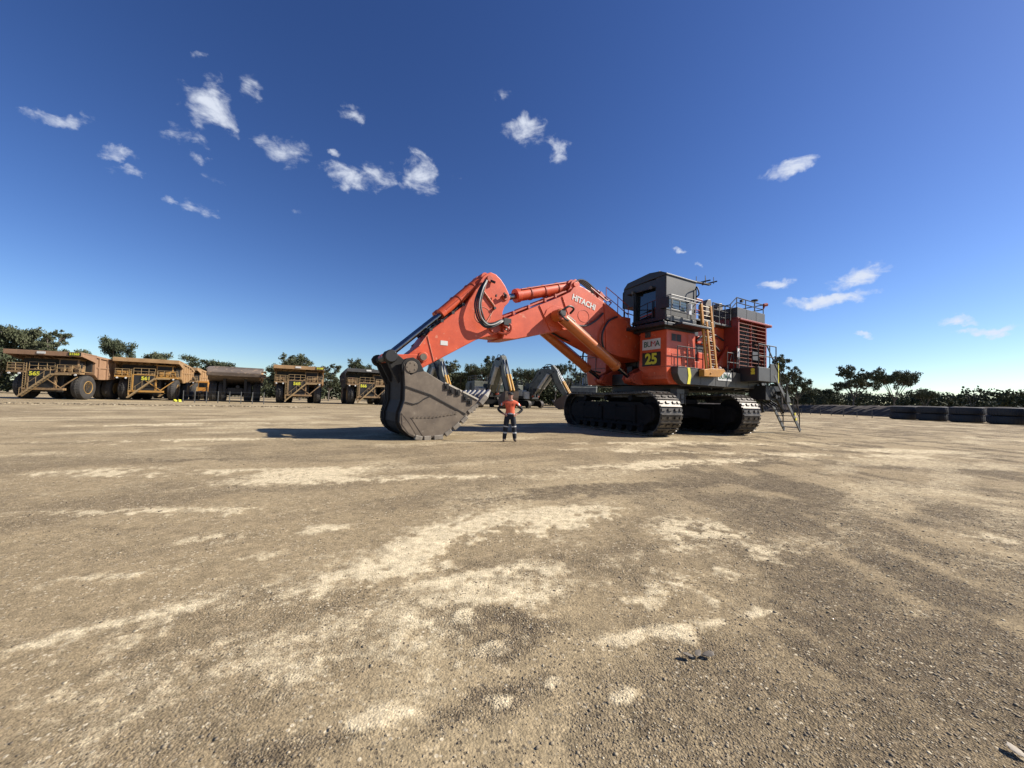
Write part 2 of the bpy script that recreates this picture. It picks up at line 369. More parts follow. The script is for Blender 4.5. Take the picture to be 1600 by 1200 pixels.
for a0, a1, z0, z1 in ((1.95, 1.59, 4.66, 5.02), (1.56, 1.2, 4.66, 5.02)):
    q = MB(); q.box(a1, a0, 2.895, 2.905, z0, z1)
    for k in range(7): q.box(a1+.02, a0-.02, 2.905, 2.918, z0+.03+k*.045, z0+.05+k*.045)
    q.build('vent_louvre', black_p, lo)
q = MB(); q.box(2.31, 2.35, 1.62, 1.95, 5.02-.12, 5.02+.16); q.cyl((2.35, 1.72, 5.05), (2.40, 1.72, 5.05), .05, 8); q.cyl((2.35, 1.86, 5.05), (2.40, 1.86, 5.05), .05, 8); q.build('junction_box', grey_p, lo, bevel=.01)
q = MB(); q.box(2.32, 2.34, 1.46, 2.56, 4.26, 4.80); q.build('name_sign', white_p, lo)
text('B', .40, lo, sign_grn, (2.345, 1.66, 4.53), (0, 1, 0), (0, 0, 1), bold=.008)
text('U', .40, lo, sign_grn, (2.345, 1.90, 4.53), (0, 1, 0), (0, 0, 1), bold=.004)
text('M', .40, lo, sign_red, (2.345, 2.145, 4.53), (0, 1, 0), (0, 0, 1), bold=.0)
text('A', .40, lo, sign_grn, (2.345, 2.40, 4.53), (0, 1, 0), (0, 0, 1), bold=.008)
q = MB(); q.box(2.325, 2.345, 1.46, 2.58, 3.42, 4.12); q.build('number_plate', num_blk, lo)
text('25', .74, lo, num_yel, (2.35, 2.02, 3.76), (0, 1, 0), (0, 0, 1), name='number', bold=.03)
# --- right module and tank
rm = MB(); rm.prism([(2.2, 5.25), (2.25, 3.3), (2.1, 2.55), (-6.4, 2.55), (-6.4, 5.25)], -2.9, -1.25)
rm.box(-5.8, 1.5, -2.7, -1.4, 5.25, 5.6)
ro = rm.build('right_module', orange_d, ex, bevel=.035)
q = MB()
for z in (3.5, 4.2): q.box(2.21, 2.26, -2.85, -1.3, z, z+.03)
q.box(2.2, 2.26, -2.1, -2.06, 3.3, 5.2); q.build('panel_trim', black_p, ro)
# centre bay: machinery seen between the modules
cb = MB(); cb.box(-.2, 1.1, -1.25, 1.25, 2.5, 4.9); cb.box(1.1, 1.3, -1.1, 1.1, 3.0, 3.3)
for k in range(5): cb.cyl((1.1, -1+k*.5, 2.7), (1.1, -1+k*.5, 4.6), .06, 8)
for k in range(3): cb.box(1.1, 1.5, -1.1+k*.75, -.7+k*.75, 2.9+.3*k, 3.3+.3*k)
cb.build('centre_frame', black_p, ex, bevel=.02)
for s in (-1, 1):
    q = MB()
    q.prism([(1.0, 2.5), (2.5, 2.48), (2.85, 2.55), (3.05, 2.78), (2.9, 3.05), (2.6, 3.1), (2.1, 3.35), (1.0, 3.6)], s*1.05-.32, s*1.05-.2)
    q.prism([(1.0, 2.5), (2.5, 2.48), (2.85, 2.55), (3.05, 2.78), (2.9, 3.05), (2.6, 3.1), (2.1, 3.35), (1.0, 3.6)], s*1.05+.2, s*1.05+.32)
    q.cyl((2.75, s*1.05-.36, 2.8), (2.75, s*1.05+.36, 2.8), .14, 16)
    q.build('cylinder_bracket', orange_d, ex, bevel=.015)
q = MB()
for s in (-1, 1): q.prism([(0, 3.3), (1.9, 3.3), (1.75, 4.4), (1.2, 4.85), (.5, 4.8), (0, 4.6)], s*.9-.08, s*.9+.08)
q.cyl((1.2, -1.02, 4.25), (1.2, 1.02, 4.25), .2, 18); q.build('boom_foot_bracket', orange_d, ex, bevel=.015)
# --- engine housing
eh = MB(); eh.box(-6.4, -.15, -1.2, 2.15, 3.3, 6.05); eh.box(-6.4, -3.9, -2.6, 1.45, 6.05, 6.35)
eo = eh.build('engine_housing', orange, ex, bevel=.03)
q = MB(); q.box(-3.9, -.02, 1.6, 2.6, 6.05, 6.15); q.box(-2.2, -.9, 2.2, 2.62, 5.85, 6.2); q.build('upper_walkway', grey_p, eo, bevel=.01)
q = MB()
q.prism([(-3.88, 3.4), (-2.35, 3.4), (-3.88, 5.0)], 2.3, 2.42)
q.box(-1.0, -.05, 2.2, 2.5, 3.34, 3.85); q.box(-2.1, -1.2, 2.18, 2.3, 3.34, 4.4); q.box(-3.0, -1.1, 2.16, 2.3, 4.9, 5.3); q.build('side_panel', orange, eo, bevel=.02)
q = MB(); q.box(-1.15, -.05, 2.155, 2.2, 3.9, 5.1); q.box(-2.1, -1.2, 2.155, 2.19, 4.45, 4.85)
q.tube(catmull([(-1.0, 2.3, 5.0), (-1.4, 2.4, 5.3), (-2.2, 2.35, 5.1), (-3, 2.4, 4.6)]), .07); q.tube(catmull([(-1.4, 2.3, 4.9), (-1.9, 2.4, 5.2), (-2.6, 2.35, 5.5), (-3.6, 2.3, 5.3)]), .05)
q.box(-.7, -.1, 2.2, 2.6, 5.2, 5.7); q.box(-.55, -.2, 1.8, 2.5, 5.7, 6.3)
q.build('engine_recess', black_p, eo, bevel=.01)
for a, h, b0 in ((-3.72, 7.95, 1.05), (-4.75, 7.85, 1.15)):
    q = MB(); q.prism([(a-.3, 6.15), (a+.3, 6.15), (a+.3, h-.35), (a+.05, h), (a-.2, h+.05), (a-.3, h-.1)], b0-.25, b0+.25); q.build('exhaust_stack', steelw, eo, bevel=.03)
q = MB(); q.box(-5.6, -4.3, 1.0, 1.75, 6.35, 6.95); q.build('air_cleaner_box', grey_p, eo, bevel=.02)
# --- radiator module
rf = MB()
rf.box(-6.98, -3.88, 1.5, 1.6, 3.6, 6.62); rf.box(-3.98, -3.86, 1.5, 2.93, 3.6, 6.62); rf.box(-6.98, -6.88, 1.5, 2.93, 3.6, 6.62)
rf.box(-6.98, -3.86, 1.5, 2.95, 6.52, 6.6); rf.box(-6.98, -3.86, 1.5, 2.95, 3.6, 3.7)
rf.box(-3.97, -3.85, 2.88, 3.0, 3.6, 6.6); rf.box(-7.0, -6.88, 2.88, 3.0, 3.6, 6.6); rf.box(-5.5, -5.4, 2.8, 2.9, 3.6, 6.6)
rf.box(-7.45, -3.9, 2.95, 3.1, 6.45, 6.55); rf.box(-7.45, -7.3, 2.5, 3.1, 6.4, 6.5)
rd = rf.build('radiator_module', red_core, ex, bevel=.015)
q = MB(); q.box(-6.88, -3.98, 2.4, 2.5, 3.7, 6.52); q.build('radiator_core', black_p, rd)
for k in range(12):
    z = 3.86+k*.222; q = MB(); q.bar((-6.9, 2.94, z), (-3.96, 2.94, z), .11, .035, up=(0, .25, 1)); q.build('louvre', louvre_m, rd)
q = MB()
for s in ((-4.3, 4.0, -5.3, 6.4), (-6.7, 4.1, -5.6, 6.3)): q.bar((s[0], 2.8, s[1]), (s[2], 2.8, s[3]), .05)
q.box(-5.95, -5.35, 2.99, 3.02, 4.25, 4.75)
q.build('brace', grey_p, rd)
tb = MB()
tb.box(-6.95, -3.9, 1.35, 2.92, 6.63, 7.2); 
for a in (-4.9, -5.95): tb.box(a-.015, a+.015, 2.92, 2.93, 6.65, 7.18)
tb.box(-3.9, -3.86, 1.7, 2.6, 6.75, 7.1)
to = tb.build('top_box', grey_p, rd, bevel=.02)
q = MB(); q.rail([(-3.3, 2.85, 6.7), (-3.95, 2.85, 7.2), (-4.9, 2.85, 7.2), (-5.9, 2.85, 7.2), (-6.9, 2.85, 7.2), (-6.9, 1.4, 7.2)], .58, .03)
q.rail([(-3.3, 1.8, 6.35), (-3.3, 2.85, 6.35)], .9, .03); q.build('handrail', black_p, to)
q = MB(); q.cyl((-6.4, 2.6, 7.2), (-6.4, 2.6, 8.0), .035, 8); q.cyl((-6.4, 2.6, 8.0), (-6.4, 2.6, 8.07), .19, 16); q.build('antenna', black_p, to)
q = MB(); q.cyl((-6.85, 2.9, 7.75), (-7.05, 3.0, 7.8), .1, 10); q.bar((-6.9, 2.85, 7.5), (-7.0, 2.9, 7.75), .05); q.build('work_light', orange_d, to)
q = MB(); q.bar((-4.3, 2.9, 7.62), (-4.45, 2.9, 7.62), .14); q.build('work_light', black_p, to)
# --- counterweight
cw = MB(); cw.prism([(-6.6, 2.4), (-7.5, 2.5), (-7.8, 3.0), (-7.8, 4.6), (-7.3, 5.1), (-6.6, 5.1)], -2.85, 2.6); cw.build('counterweight', dark_p, ex, bevel=.06)
# --- cab base, cab
cbm = MB(); cbm.box(-.25, 2.75, .45, 3.12, 5.34, 5.5); cbm.box(-.05, 2.4, .9, 2.85, 5.2, 5.34); cbm.box(-.3, 2.1, 3.12, 3.62, 5.36, 5.46)
for k in range(9): cbm.box(-.1+k*.3, .0+k*.3, 1.0, 2.8, 5.5, 5.6)
for k in range(14): cbm.cyl((2.5, .7+k*.17, 5.5), (2.62, .7+k*.17, 5.5+.12*R.random()), .05, 6)
cbm.build('cab_platform', dark_p, ex, bevel=.015)
cs = MB(); cs.box(.05, 2.05, .8, 2.9, 5.66, 7.9)                 # shell
cs.box(.02, 2.4, 2.88, 2.93, 6.76, 7.93); cs.box(2.05, 2.4, 2.35, 2.9, 5.66, 7.5)
cs.box(.02, 2.38, 2.9, 2.925, 5.90, 6.16); cs.box(.0, 2.38, 2.9, 2.95, 5.64, 5.88)
cabo = cs.build('cab', grey_p, ex, bevel=.02)
q = MB(); q.box(2.06, 2.38, .78, 2.87, 5.67, 5.85); q.box(2.04, 2.3, .78, .95, 5.66, 7.5); q.box(2.05, 2.41, 2.3, 2.88, 5.67, 7.9); q.box(2.04, 2.1, .9, 2.4, 5.7, 7.4)
q.box(2.0, 2.40, .35, 2.88, 7.42, 7.8); q.box(1.6, 2.1, -.1, .85, 6.78, 7.9)
q.box(2.36, 2.40, .95, 2.3, 7.38, 7.43); q.bar((2.3, .9, 5.7), (2.4, .86, 7.4), .07); q.bar((2.2, 1.95, 5.7), (2.2, 1.95, 6.8), .05); q.bar((2.2, 1.0, 6.5), (2.2, 1.9, 6.35), .03)
q.build('cab_front_frame', dark_p, cabo, bevel=.015)
q = MB(); q.box(2.11, 2.14, .95, 2.3, 5.85, 7.38); q.build('windscreen', glass, cabo)
for (x, y) in ((2.44, .9), (2.44, 2.1)):
    q = MB(); q.cyl((x-.02, y, 7.42), (x+.1, y, 7.40), .085, 12); q.build('work_light', grey_p, cabo, smooth=True)
rfm = MB(); rfm.prism([(.25, 7.78), (.5, 8.02), (1.95, 8.2), (2.62, 8.12), (2.98, 7.95), (2.98, 7.88), (.28, 7.72)], -.02, 2.46, 'x')
rfm.prism([(-.14, 7.72), (.25, 7.95), (.9, 8.0), (.9, 7.9), (-.12, 7.66)], .9, 2.12, 'x'); rfm.box(.9, 2.12, -.16, -.1, 6.8, 7.7)
rfo = rfm.build('roof', dark_p, cabo, bevel=.015)
q = MB(); q.bar((.2, 2.7, 8.02), (-1.25, 2.9, 8.02), .16, .06); q.bar((-.5, 2.6, 8.05), (-.9, 3.15, 8.15), .06); q.bar((-1.0, 2.6, 8.05), (-1.5, 3.15, 8.2), .06)
for a, b in ((-.5, 2.6), (-.75, 2.95), (-1.1, 2.75), (-1.35, 3.05)): q.cyl((a, b, 8.05), (a, b, 8.42), .018, 5)
q.build('antenna_bracket', black_p, rfo)
q = MB(); q.cyl((2.0, 2.2, 8.15), (2.0, 2.2, 8.34), .09, 10, r1=.03); q.build('beacon', lamp_w, rfo)
for a0, a1 in ((2.36, 1.98), (1.9, 1.38), (1.3, .82)):
    q = MB(); q.box(a1, a0, 2.915, 2.93, 6.2, 6.72); wi = q.build('window', glass_b, cabo)
    q = MB()
    q.box(a1-.04, a0+.04, 2.91, 2.945, 6.16, 6.2); q.box(a1-.04, a0+.04, 2.91, 2.945, 6.72, 6.76); q.box(a1-.04, a1, 2.91, 2.945, 6.2, 6.72); q.box(a0, a0+.04, 2.91, 2.945, 6.2, 6.72); q.build('window_frame', grey_p, wi)
q = MB(); q.box(.06, .74, 2.915, 2.94, 5.9, 6.75); do = q.build('cab_door', grey_p, cabo, bevel=.01)
q = MB(); q.box(.12, .16, 2.94, 2.97, 6.2, 6.45); q.build('door_handle', black_p, do)
q = MB(); q.tube([(2.4, 3.2, 6.83), (.0, 3.2, 6.83)], .026); q.tube([(2.4, 3.2, 6.68), (.0, 3.2, 6.68)], .02); q.tube([(2.4, 3.2, 6.12), (.0, 3.2, 6.12)], .02)
for a in (2.4, 0): q.cyl((a, 3.2, 5.48), (a, 3.2, 6.83), .02, 6)
for a in (2.4, 0): q.bar((a, 2.93, 6.83), (a, 3.2, 6.83), .04)
q.build('handrail', mat('rail_galvanised', (.17, .17, .165), (.12, .12, .115), rough=.5, metal=.2), cabo)
q = MB(); q.tube(catmull([(.1, 2.95, 7.5), (.35, 3.2, 7.55), (.25, 3.25, 7.2), (.1, 3.0, 7.1)]), .035); q.cyl((.1, 3.0, 6.9), (.1, 3.0, 7.55), .03, 6); q.build('mirror_arm', black_p, cabo)
q = MB(); q.cyl((1.25, 3.4, 6.2), (1.25, 3.4, 6.45), .12, 10); q.box(1.15, 1.35, 3.3, 3.45, 5.95, 6.2); q.build('work_light', lamp_w, cabo)
q = MB(); q.box(2.44, 2.52, 2.65, 3.15, 6.2, 6.75); q.bar((2.3, 2.9, 6.6), (2.5, 2.95, 6.6), .04); q.build('mirror', black_p, cabo, bevel=.02)
# platform rails in front of the cab
q = MB(); q.rail([(2.7, .5, 5.5), (2.0, -.1, 5.5), (1.0, -.3, 5.5)], 1.1, .03); q.rail([(1.0, -.3, 5.6), (0, -.3, 5.7), (-1.2, -.3, 6.05)], 1.1, .03); q.build('handrail', black_p, ex)
q = MB(); q.tube([(-.3, 2.3, 7.35), (-1.5, 2.3, 7.35)], .04); q.rail([(-.3, 2.3, 6.15), (-.9, 2.3, 6.15), (-1.5, 2.3, 6.15), (-1.5, 1.5, 6.15)], 1.15, .035); q.build('handrail', red_core, ex)
q = MB(); q.rail([(-2.1, 2.55, 6.15), (-2.7, 2.55, 6.15), (-3.3, 2.55, 6.15), (-3.8, 2.55, 6.15)], 1.1, .035, mids=2); q.build('handrail', black_p, ex)
# deck rail along the left side
q = MB(); q.rail([(1.9, 3.22, 3.36), (1.15, 3.22, 3.36), (.35, 3.22, 3.36), (-.15, 3.22, 3.36)], 1.0, .028); q.rail([(-2.4, 3.2, 3.36), (-3.0, 3.2, 3.36), (-3.5, 3.2, 3.36)], 1.05, .03)
q.build('handrail', black_p, ex)
q = MB()
for k in range(5): q.box(-2.6-k*.22, -2.45-k*.22, 2.6, 2.9, 3.34, 3.5+.1*(k % 3))
q.bar((-2.7, 3.0, 3.4), (-3.5, 2.8, 4.4), .05); q.box(-3.45, -3.2, 3.0, 3.3, 4.1, 4.6); q.build('pipework', black_p, ex)
q = MB(); q.box(-3.35, -3.15, 3.32, 3.35, 4.2, 4.7); q.build('notice', white_p, ex)
# --- yellow boarding ladder, raised
ld = MB(); B = 3.45
for (a0, a1) in ((-.15, .38), (-.98, -.42)): ld.bar((a0, B, 3.15), (a1, B, 6.62), .09, .15, up=(1, 0, 0))
for (a0, a1) in ((-.30, .1), (-.82, -.32)): ld.bar((a0-.05, B+.1, 3.1), (a1-.03, B+.1, 5.75), .07, .13, up=(1, 0, 0))
lo_ = ld.build('boarding_ladder', yellow_l, ex, bevel=.01)
for k in range(15):
    t = (k+.6)/15; a0 = -.15+.53*t; a1 = -.98+.56*t; z = 3.15+3.47*t
    q = MB(); q.tube([(a0, B, z), (a1, B, z)], .022); q.tube([(a0-.12, B+.1, z+.1), (a1+.12, B+.1, z+.1)], .02) if z < 5.6 else None
    q.build('rung', chrome if False else mat('rung_steel', (.4, .35, .25), (.3, .24, .16), rough=.4, metal=.3), lo_)
q = MB(); q.prism([(.35, 2.95), (.35, 3.28), (-.1, 3.36), (-1.35, 3.42), (-1.5, 3.3), (-1.0, 2.98)], 3.33, 3.62); q.cyl((-.2, 3.6, 3.12), (-.2, 3.66, 3.12), .05, 10); q.build('ladder_base', yellow_l, lo_, bevel=.015)
for a in (-.45, -1.15):
    q = MB(); q.cyl((a, 3.5, 3.42), (a, 3.56, 3.5), .09, 12, r1=.06); q.build('ladder_light', lamp_w, lo_)
# --- rear boarding platform, box and stairs
pb = MB(); pb.box(-5.7, -3.55, 2.92, 4.2, 2.88, 3.66); po = pb.build('fuel_service_box', dark_p, ex, bevel=.02)
q = MB(); q.box(-4.75, -3.6, 4.2, 4.22, 2.9, 3.64); q.box(-5.68, -4.85, 4.2, 4.215, 2.9, 3.9); q.build('box_cover', grey_p, po, bevel=.005)
q = MB(); q.cyl((-3.55, 3.95, 3.5), (-3.5, 3.95, 3.5), .1, 12); q.box(-3.54, -3.52, 3.85, 4.05, 3.25, 3.4); q.build('reflector', hi_yel, po)
q = MB(); q.rail([(-3.7, 4.15, 3.66), (-4.3, 4.15, 3.66), (-4.9, 4.15, 3.66), (-5.6, 4.15, 3.66)], 1.25, .03); q.rail([(-3.7, 3.0, 3.66), (-3.7, 3.6, 3.66), (-3.7, 4.15, 3.66)], 1.25, .03)
q.bar((-4.6, 4.15, 4.9), (-5.5, 4.15, 3.9), .05); q.build('handrail', black_p, po)
q = MB(); q.box(-5.72, -5.66, 4.16, 4.24, 2.85, 4.0); q.build('hazard_post', hi_yel, po)
st = MB(); S0 = Vector((-5.3, 0, 3.3)); S1 = Vector((-8.35, 0, .12))
for y in (3.35, 4.2): st.bar((S0.x, y, S0.z), (S1.x, y, S1.z), .06, .2)
sto = st.build('boarding_stairs', mat('stair_steel', (.15, .15, .145), (.1, .1, .1), rough=.5, metal=.2), ex, bevel=.01)
for k in range(9):
    p = S0.lerp(S1, (k+.7)/9.2); q = MB(); q.box(p.x-.13, p.x+.13, 3.38, 4.17, p.z, p.z+.04); q.build('step', dark_p, sto)
for y in (3.35, 4.22):
    q = MB(); q.tube([(-5.3, y, 4.35), (-7.2, y, 2.3), (-8.2, y, 1.25), (-8.2, y, .4)], .03); q.tube([(-5.3, y, 3.9), (-7.2, y, 1.85), (-8.2, y, .9)], .025)
    for t in (.2, .45, .7, .95): p = S0.lerp(S1, t); q.cyl((p.x, y, p.z), (p.x, y, p.z+1.05), .025, 6)
    q.build('handrail', black_p, sto)
q = MB(); q.prism([(-6.5, 2.55), (-7.0, 1.8), (-6.5, 1.8)], 4.25, 4.30); q.build('stair_bracket', grey_p, sto)
q = MB(); q.box(-7.75, -7.6, 4.25, 4.28, .75, .9); q.box(-7.6, -7.48, 4.25, 4.28, 1.05, 1.2); q.build('reflector', hi_yel, sto)
q = MB(); q.box(-6.6, -5.0, 3.0, 3.9, 1.9, 2.7); q.bar((-5.2, 3.3, 2.8), (-6.0, 3.3, 1.2), .1); q.bar((-6.2, 3.9, 2.0), (-7.0, 3.9, 1.2), .12)
for k in range(4): q.bar((-5.2-k*.45, 3.2, 2.0), (-5.3-k*.45, 3.9, 1.5), .08)
q.cyl((-6.3, 3.95, 2.3), (-6.3, 4.1, 2.3), .14, 10); q.cyl((-5.8, 3.95, 2.1), (-5.8, 4.1, 2.1), .12, 10); q.build('stair_linkage', black_p, sto)
# ---------------------------------------------------------------- boom
bm_prof = [(10.28, 4.96), (8.53, 5.84), (7.22, 6.46), (6.62, 6.80), (6.42, 7.05), (6.1, 7.2), (5.76, 7.16), (5.25, 6.96), (4.37, 6.62), (3.49, 6.24), (2.47, 5.76), (1.5, 5.1), (.9, 4.55), (.95, 3.98), (1.4, 3.82),
           (2.2, 3.9), (3.3, 3.95), (4.31, 4.14), (5.74, 4.60), (6.79, 4.94), (7.4, 4.82), (8.14, 4.61), (9.68, 4.2), (10.3, 4.14)]
b_ = MB(); b_.prism(bm_prof, -.72, .72); b_.prism([(10.3, 4.2), (10.9, 4.2), (11.0, 4.6), (10.7, 4.9), (10.2, 4.9)], -.4, .4)
for (x0, z0, x1, z1) in ((7.12, 6.5, 6.50, 5.15), (8.42, 5.88, 7.75, 4.76), (4.4, 6.6, 4.2, 4.1)):      # weld seams / stiffeners
    for s in (-1, 1): b_.bar((x0, s*.725, z0), (x1, s*.725, z1), .03, .09, up=(0, 1, 0))
boom = b_.build('boom', orange, ex, bevel=.03)
for s in (-1, 1):
    q = MB(); q.prism([(7.0, 5.95), (7.6, 6.0), (8.0, 5.75), (8.15, 5.4), (7.9, 5.05), (7.3, 4.95), (6.8, 5.1), (6.7, 5.5)], s*.735-.02, s*.735+.02)
    q.cyl((7.55, s*.75, 5.48), (7.55, s*1.32, 5.48), .17, 18); q.cyl((7.55, s*1.3, 5.48), (7.55, s*1.36, 5.48), .24, 18)
    q.build('cylinder_boss', orange, boom, bevel=.01, smooth=True)
q = MB(); q.box(7.45, 7.75, 1.36, 1.46, 5.40, 5.62); q.tube(catmull([(7.6, 1.42, 5.65), (7.3, 1.5, 5.85), (6.95, 1.4, 5.8), (7.0, 1.2, 5.6)]), .05); q.tube(catmull([(7.75, 1.42, 5.5), (7.6, 1.55, 5.25), (7.3, 1.45, 5.2)]), .05); q.build('grease_fitting', black_p, boom)
q = MB()
for s in (-1, 1): q.prism([(6.7, 6.75), (6.45, 7.1), (6.35, 7.45), (6.1, 7.6), (5.85, 7.45), (5.75, 7.1)], s*.42-.07, s*.42+.07)
q.cyl((6.15, -.56, 7.3), (6.15, .56, 7.3), .13, 16); q.build('cylinder_lug', orange, boom, bevel=.02)
text('HITACHI', .40, boom, white_p, (5.74, .735, 6.42), (-.95, 0, -.215), (-.215, 0, .95), bold=.012, space=.98)
for (cx_, cz_) in ((5.75, 5.75),):
    q = MB(); q.tube([(cx_+.36*math.cos(t*math.pi/16), .725, cz_+.3*math.sin(t*math.pi/16)) for t in range(33)], .012, 5); q.build('weld_ring', orange_d, boom)
# pipes and hoses along the top of the boom
q = MB()
for y, dz in ((.55, .10), (.38, .12), (.2, .10), (-.5, .1)):
    q.tube([(10.2, y, 5.02+dz), (8.53, y, 5.86+dz), (7.22, y, 6.50+dz), (6.75, y, 6.75+dz)], .04)
    q.tube([(5.9, y, 7.14+dz), (5.25, y, 6.98+dz), (4.37, y, 6.64+dz), (3.49, y, 6.26+dz), (2.6, y, 5.84+dz)], .04)
for a, z in ((9.7, 5.27), (8.9, 5.66), (8.0, 6.12), (7.4, 6.42)): q.bar((a, -.6, z+.1), (a, .62, z+.1), .1, .16)
q.build('hydraulic_pipe', orange_d, boom)
def hose(paths, r, parent, m=rubber, name='hose'):
    for p in paths:
        q = MB(); q.tube(catmull(p, 6), r, 7); q.build(name, m, parent, smooth=True)
hose([[(6.2, .1+dy, 7.38), (5.85, .1+dy, 7.60), (5.45, .1+dy, 7.62), (4.95, .1+dy, 7.40), (4.4, .12+dy, 7.03), (4.1, .15+dy, 6.9)] for dy in (0, .12, .24, .36)], .045, boom)
hose([[(7.3, 1.0, 5.75), (6.89, .85, 5.45), (6.29, .85, 5.22), (5.68, .85, 5.26), (5.05, .85, 5.60), (4.5, .78, 6.05)]], .05, boom)
hose([[(3.5, .78, 6.0), (4.2, .85, 5.65), (4.62, .88, 5.0), (4.55, .85, 4.4), (4.1, .8, 3.9), (3.4, .8, 3.3)]], .05, boom)
hose([[(3.6, -.9, 4.9), (4.2, -1.0, 4.2), (3.9, -1.1, 3.4), (2.9, -1.0, 3.2)], [(7.1, -.3, 5.0), (6.3, -.3, 4.72), (5.6, -.3, 4.62)]], .05, boom)
q = MB(); q.rail([(4.15, .62, 6.55), (3.3, .62, 6.18), (2.5, .62, 5.78)], .95, .022); q.rail([(5.0, .66, 6.9), (4.55, .66, 6.7)], .35, .03)
q.tube([(5.3, .7, 7.25), (4.2, .7, 6.75), (3.9, .7, 6.85)], .035); q.tube([(4.7, .55, 7.25), (3.7, .55, 6.75), (3.6, .3, 6.7)], .035); q.build('handrail', red_core, boom)
q = MB(); q.prism([(4.95, 6.5), (4.6, 7.2), (4.3, 7.0), (4.55, 6.4)], .1, .7); q.box(2.4, 3.0, .2, .7, 5.8, 6.1); q.build('hose_bracket', orange_d, boom, bevel=.02)
# boom cylinders: barrel fixed high on the boom, rod down to the deck
def ram(p0, pj, p1, rb, rr, parent, bm_=None, name='hydraulic_cylinder', eye=.2):
    """barrel p0 -> pj, rod pj -> p1"""
    p0, pj, p1 = map(Vector, (p0, pj, p1)); dr = (pj-p0).normalized()
    q = MB(); q.cyl(p0+dr*eye*.9, pj, rb, 22); q.cyl(pj-dr*.16, pj+dr*.05, rb*1.13, 22); q.cyl(p0+Vector((0, -rb*1.05, 0)), p0+Vector((0, rb*1.05, 0)), eye*1.15, 18)
    o = q.build(name, bm_ or cyl_or, parent, smooth=True, bevel=.012)
    q = MB(); q.cyl(pj, p1-(p1-pj).normalized()*eye*.7, rr, 18); q.build('rod', chrome, o, smooth=True)
    q = MB(); q.cyl(p1+Vector((0, -rr*1.6, 0)), p1+Vector((0, rr*1.6, 0)), eye, 18); q.build('rod_eye', orange_d, o, smooth=True, bevel=.01)
    return o
for s in (1, -1):
    o = ram((7.55, s*1.08, 5.48), (3.85, s*1.08, 3.38), (2.75, s*1.05, 2.8), .25, .11, ex, eye=.24)
    q = MB(); q.tube([(7.1, s*1.08, 5.55), (4.3, s*1.08, 3.95)], .035); q.tube([(7.2, s*1.2, 5.5), (6.7, s*1.2, 5.25)], .06); q.build('pipe', black_p, o)
# arm cylinder on top of the boom
o = ram((6.15, 0, 7.3), (9.25, 0, 6.34), (9.98, 0, 6.1), .285, .14, ex, bm_=orange, eye=.26)
q = MB()
for a in (6.9, 7.7, 8.5): z = 7.3-(a-6.15)*.31; q.lathe([(-.04, .31), (.04, .31)], (0, 0, 0), 'x', 18) if False else q.cyl((a-.035, 0, z+.01), (a+.035, 0, z-.012), .315, 20)
q.tube([(6.5, .25, 7.42), (9.1, .25, 6.62)], .035); q.build('clamp_band', orange_d, o, smooth=True)
# ---------------------------------------------------------------- arm
arm_prof = [(11.27, 6.70), (11.11, 6.85), (10.9, 6.97), (10.64, 6.92), (10.38, 6.74), (10.15, 6.48), (9.98, 6.2), (9.88, 6.0), (9.98, 5.78), (10.17, 5.58), (10.26, 5.34), (10.26, 5.05), (10.2, 4.75), (10.3, 4.5), (10.55, 4.33), (10.96, 4.18), (11.47, 4.0), (12.28, 3.52),
            (12.72, 3.26), (13.5, 2.80), (13.94, 2.52), (14.3, 2.42), (14.5, 2.5), (14.55, 2.75), (14.36, 3.1), (13.92, 3.48), (13.49, 4.13), (11.97, 5.46), (11.72, 5.85)]
m_ = MB(); m_.prism(arm_prof, -.60, .60)
arm = m_.build('arm', orange, ex, bevel=.03)
for s in (-1, 1):
    q = MB()
    q.bar((10.62, s*.605, 5.50), (11.15, s*.605, 4.62), .03, .05, up=(0, 1, 0)); q.bar((11.3, s*.605, 6.1), (10.68, s*.605, 5.5), .03, .08, up=(0, 1, 0))
    q.bar((13.6, s*.605, 3.95), (13.3, s*.605, 2.95), .02, .05, up=(0, 1, 0)); q.bar((13.9, s*.605, 3.5), (13.6, s*.605, 3.95), .02, .04, up=(0, 1, 0))
    q.build('weld_seam', mat('worn_orange', (.66, .30, .19), (.6, .2, .12), rough=.5, scale=4, c3=(.7, .5, .38), t3=.55), arm)
for s in (-1, 1):
    q = MB(); q.tube([(11.22+.38*math.cos(t*math.pi/14), s*.602, 5.05+.36*math.sin(t*math.pi/14)) for t in range(29)], .013, 5); q.build('weld_ring', MATS['worn_orange'], arm)
q = MB(); q.tube([(11.3, .66, 6.12), (10.72, .66, 5.52)], .035); q.build('grease_pipe', MATS['worn_orange'], arm)
for (pa, pz, pr_) in ((10.66, 4.6, .24), (10.95, 6.66, .14), (10.16, 6.0, .15), (14.4, 2.62, .16)): q = MB(); q.cyl((pa, -.67, pz), (pa, .67, pz), pr_, 22); q.build('pin', orange_d, arm, smooth=True, bevel=.01)
q = MB(); q.box(10.70, 10.66, .68, .78, 5.9, 6.0)
q.bar((10.16, .67, 6.0), (10.3, .85, 6.0), .1); q.bar((10.2, .8, 6.0), (10.35, .8, 6.12), .06); q.bar((10.95, .6, 6.6), (10.75, .75, 6.5), .09); q.cyl((10.7, .6, 5.42), (10.7, .72, 5.42), .06, 8); q.build('pin_keeper', black_p, arm)
q = MB(); q.box(12.75, 13.05, .603, .612, 3.62, 3.80); q.box(9.99, 10.17, .735, .742, 4.55, 4.72); q.build('decal', white_p, arm)
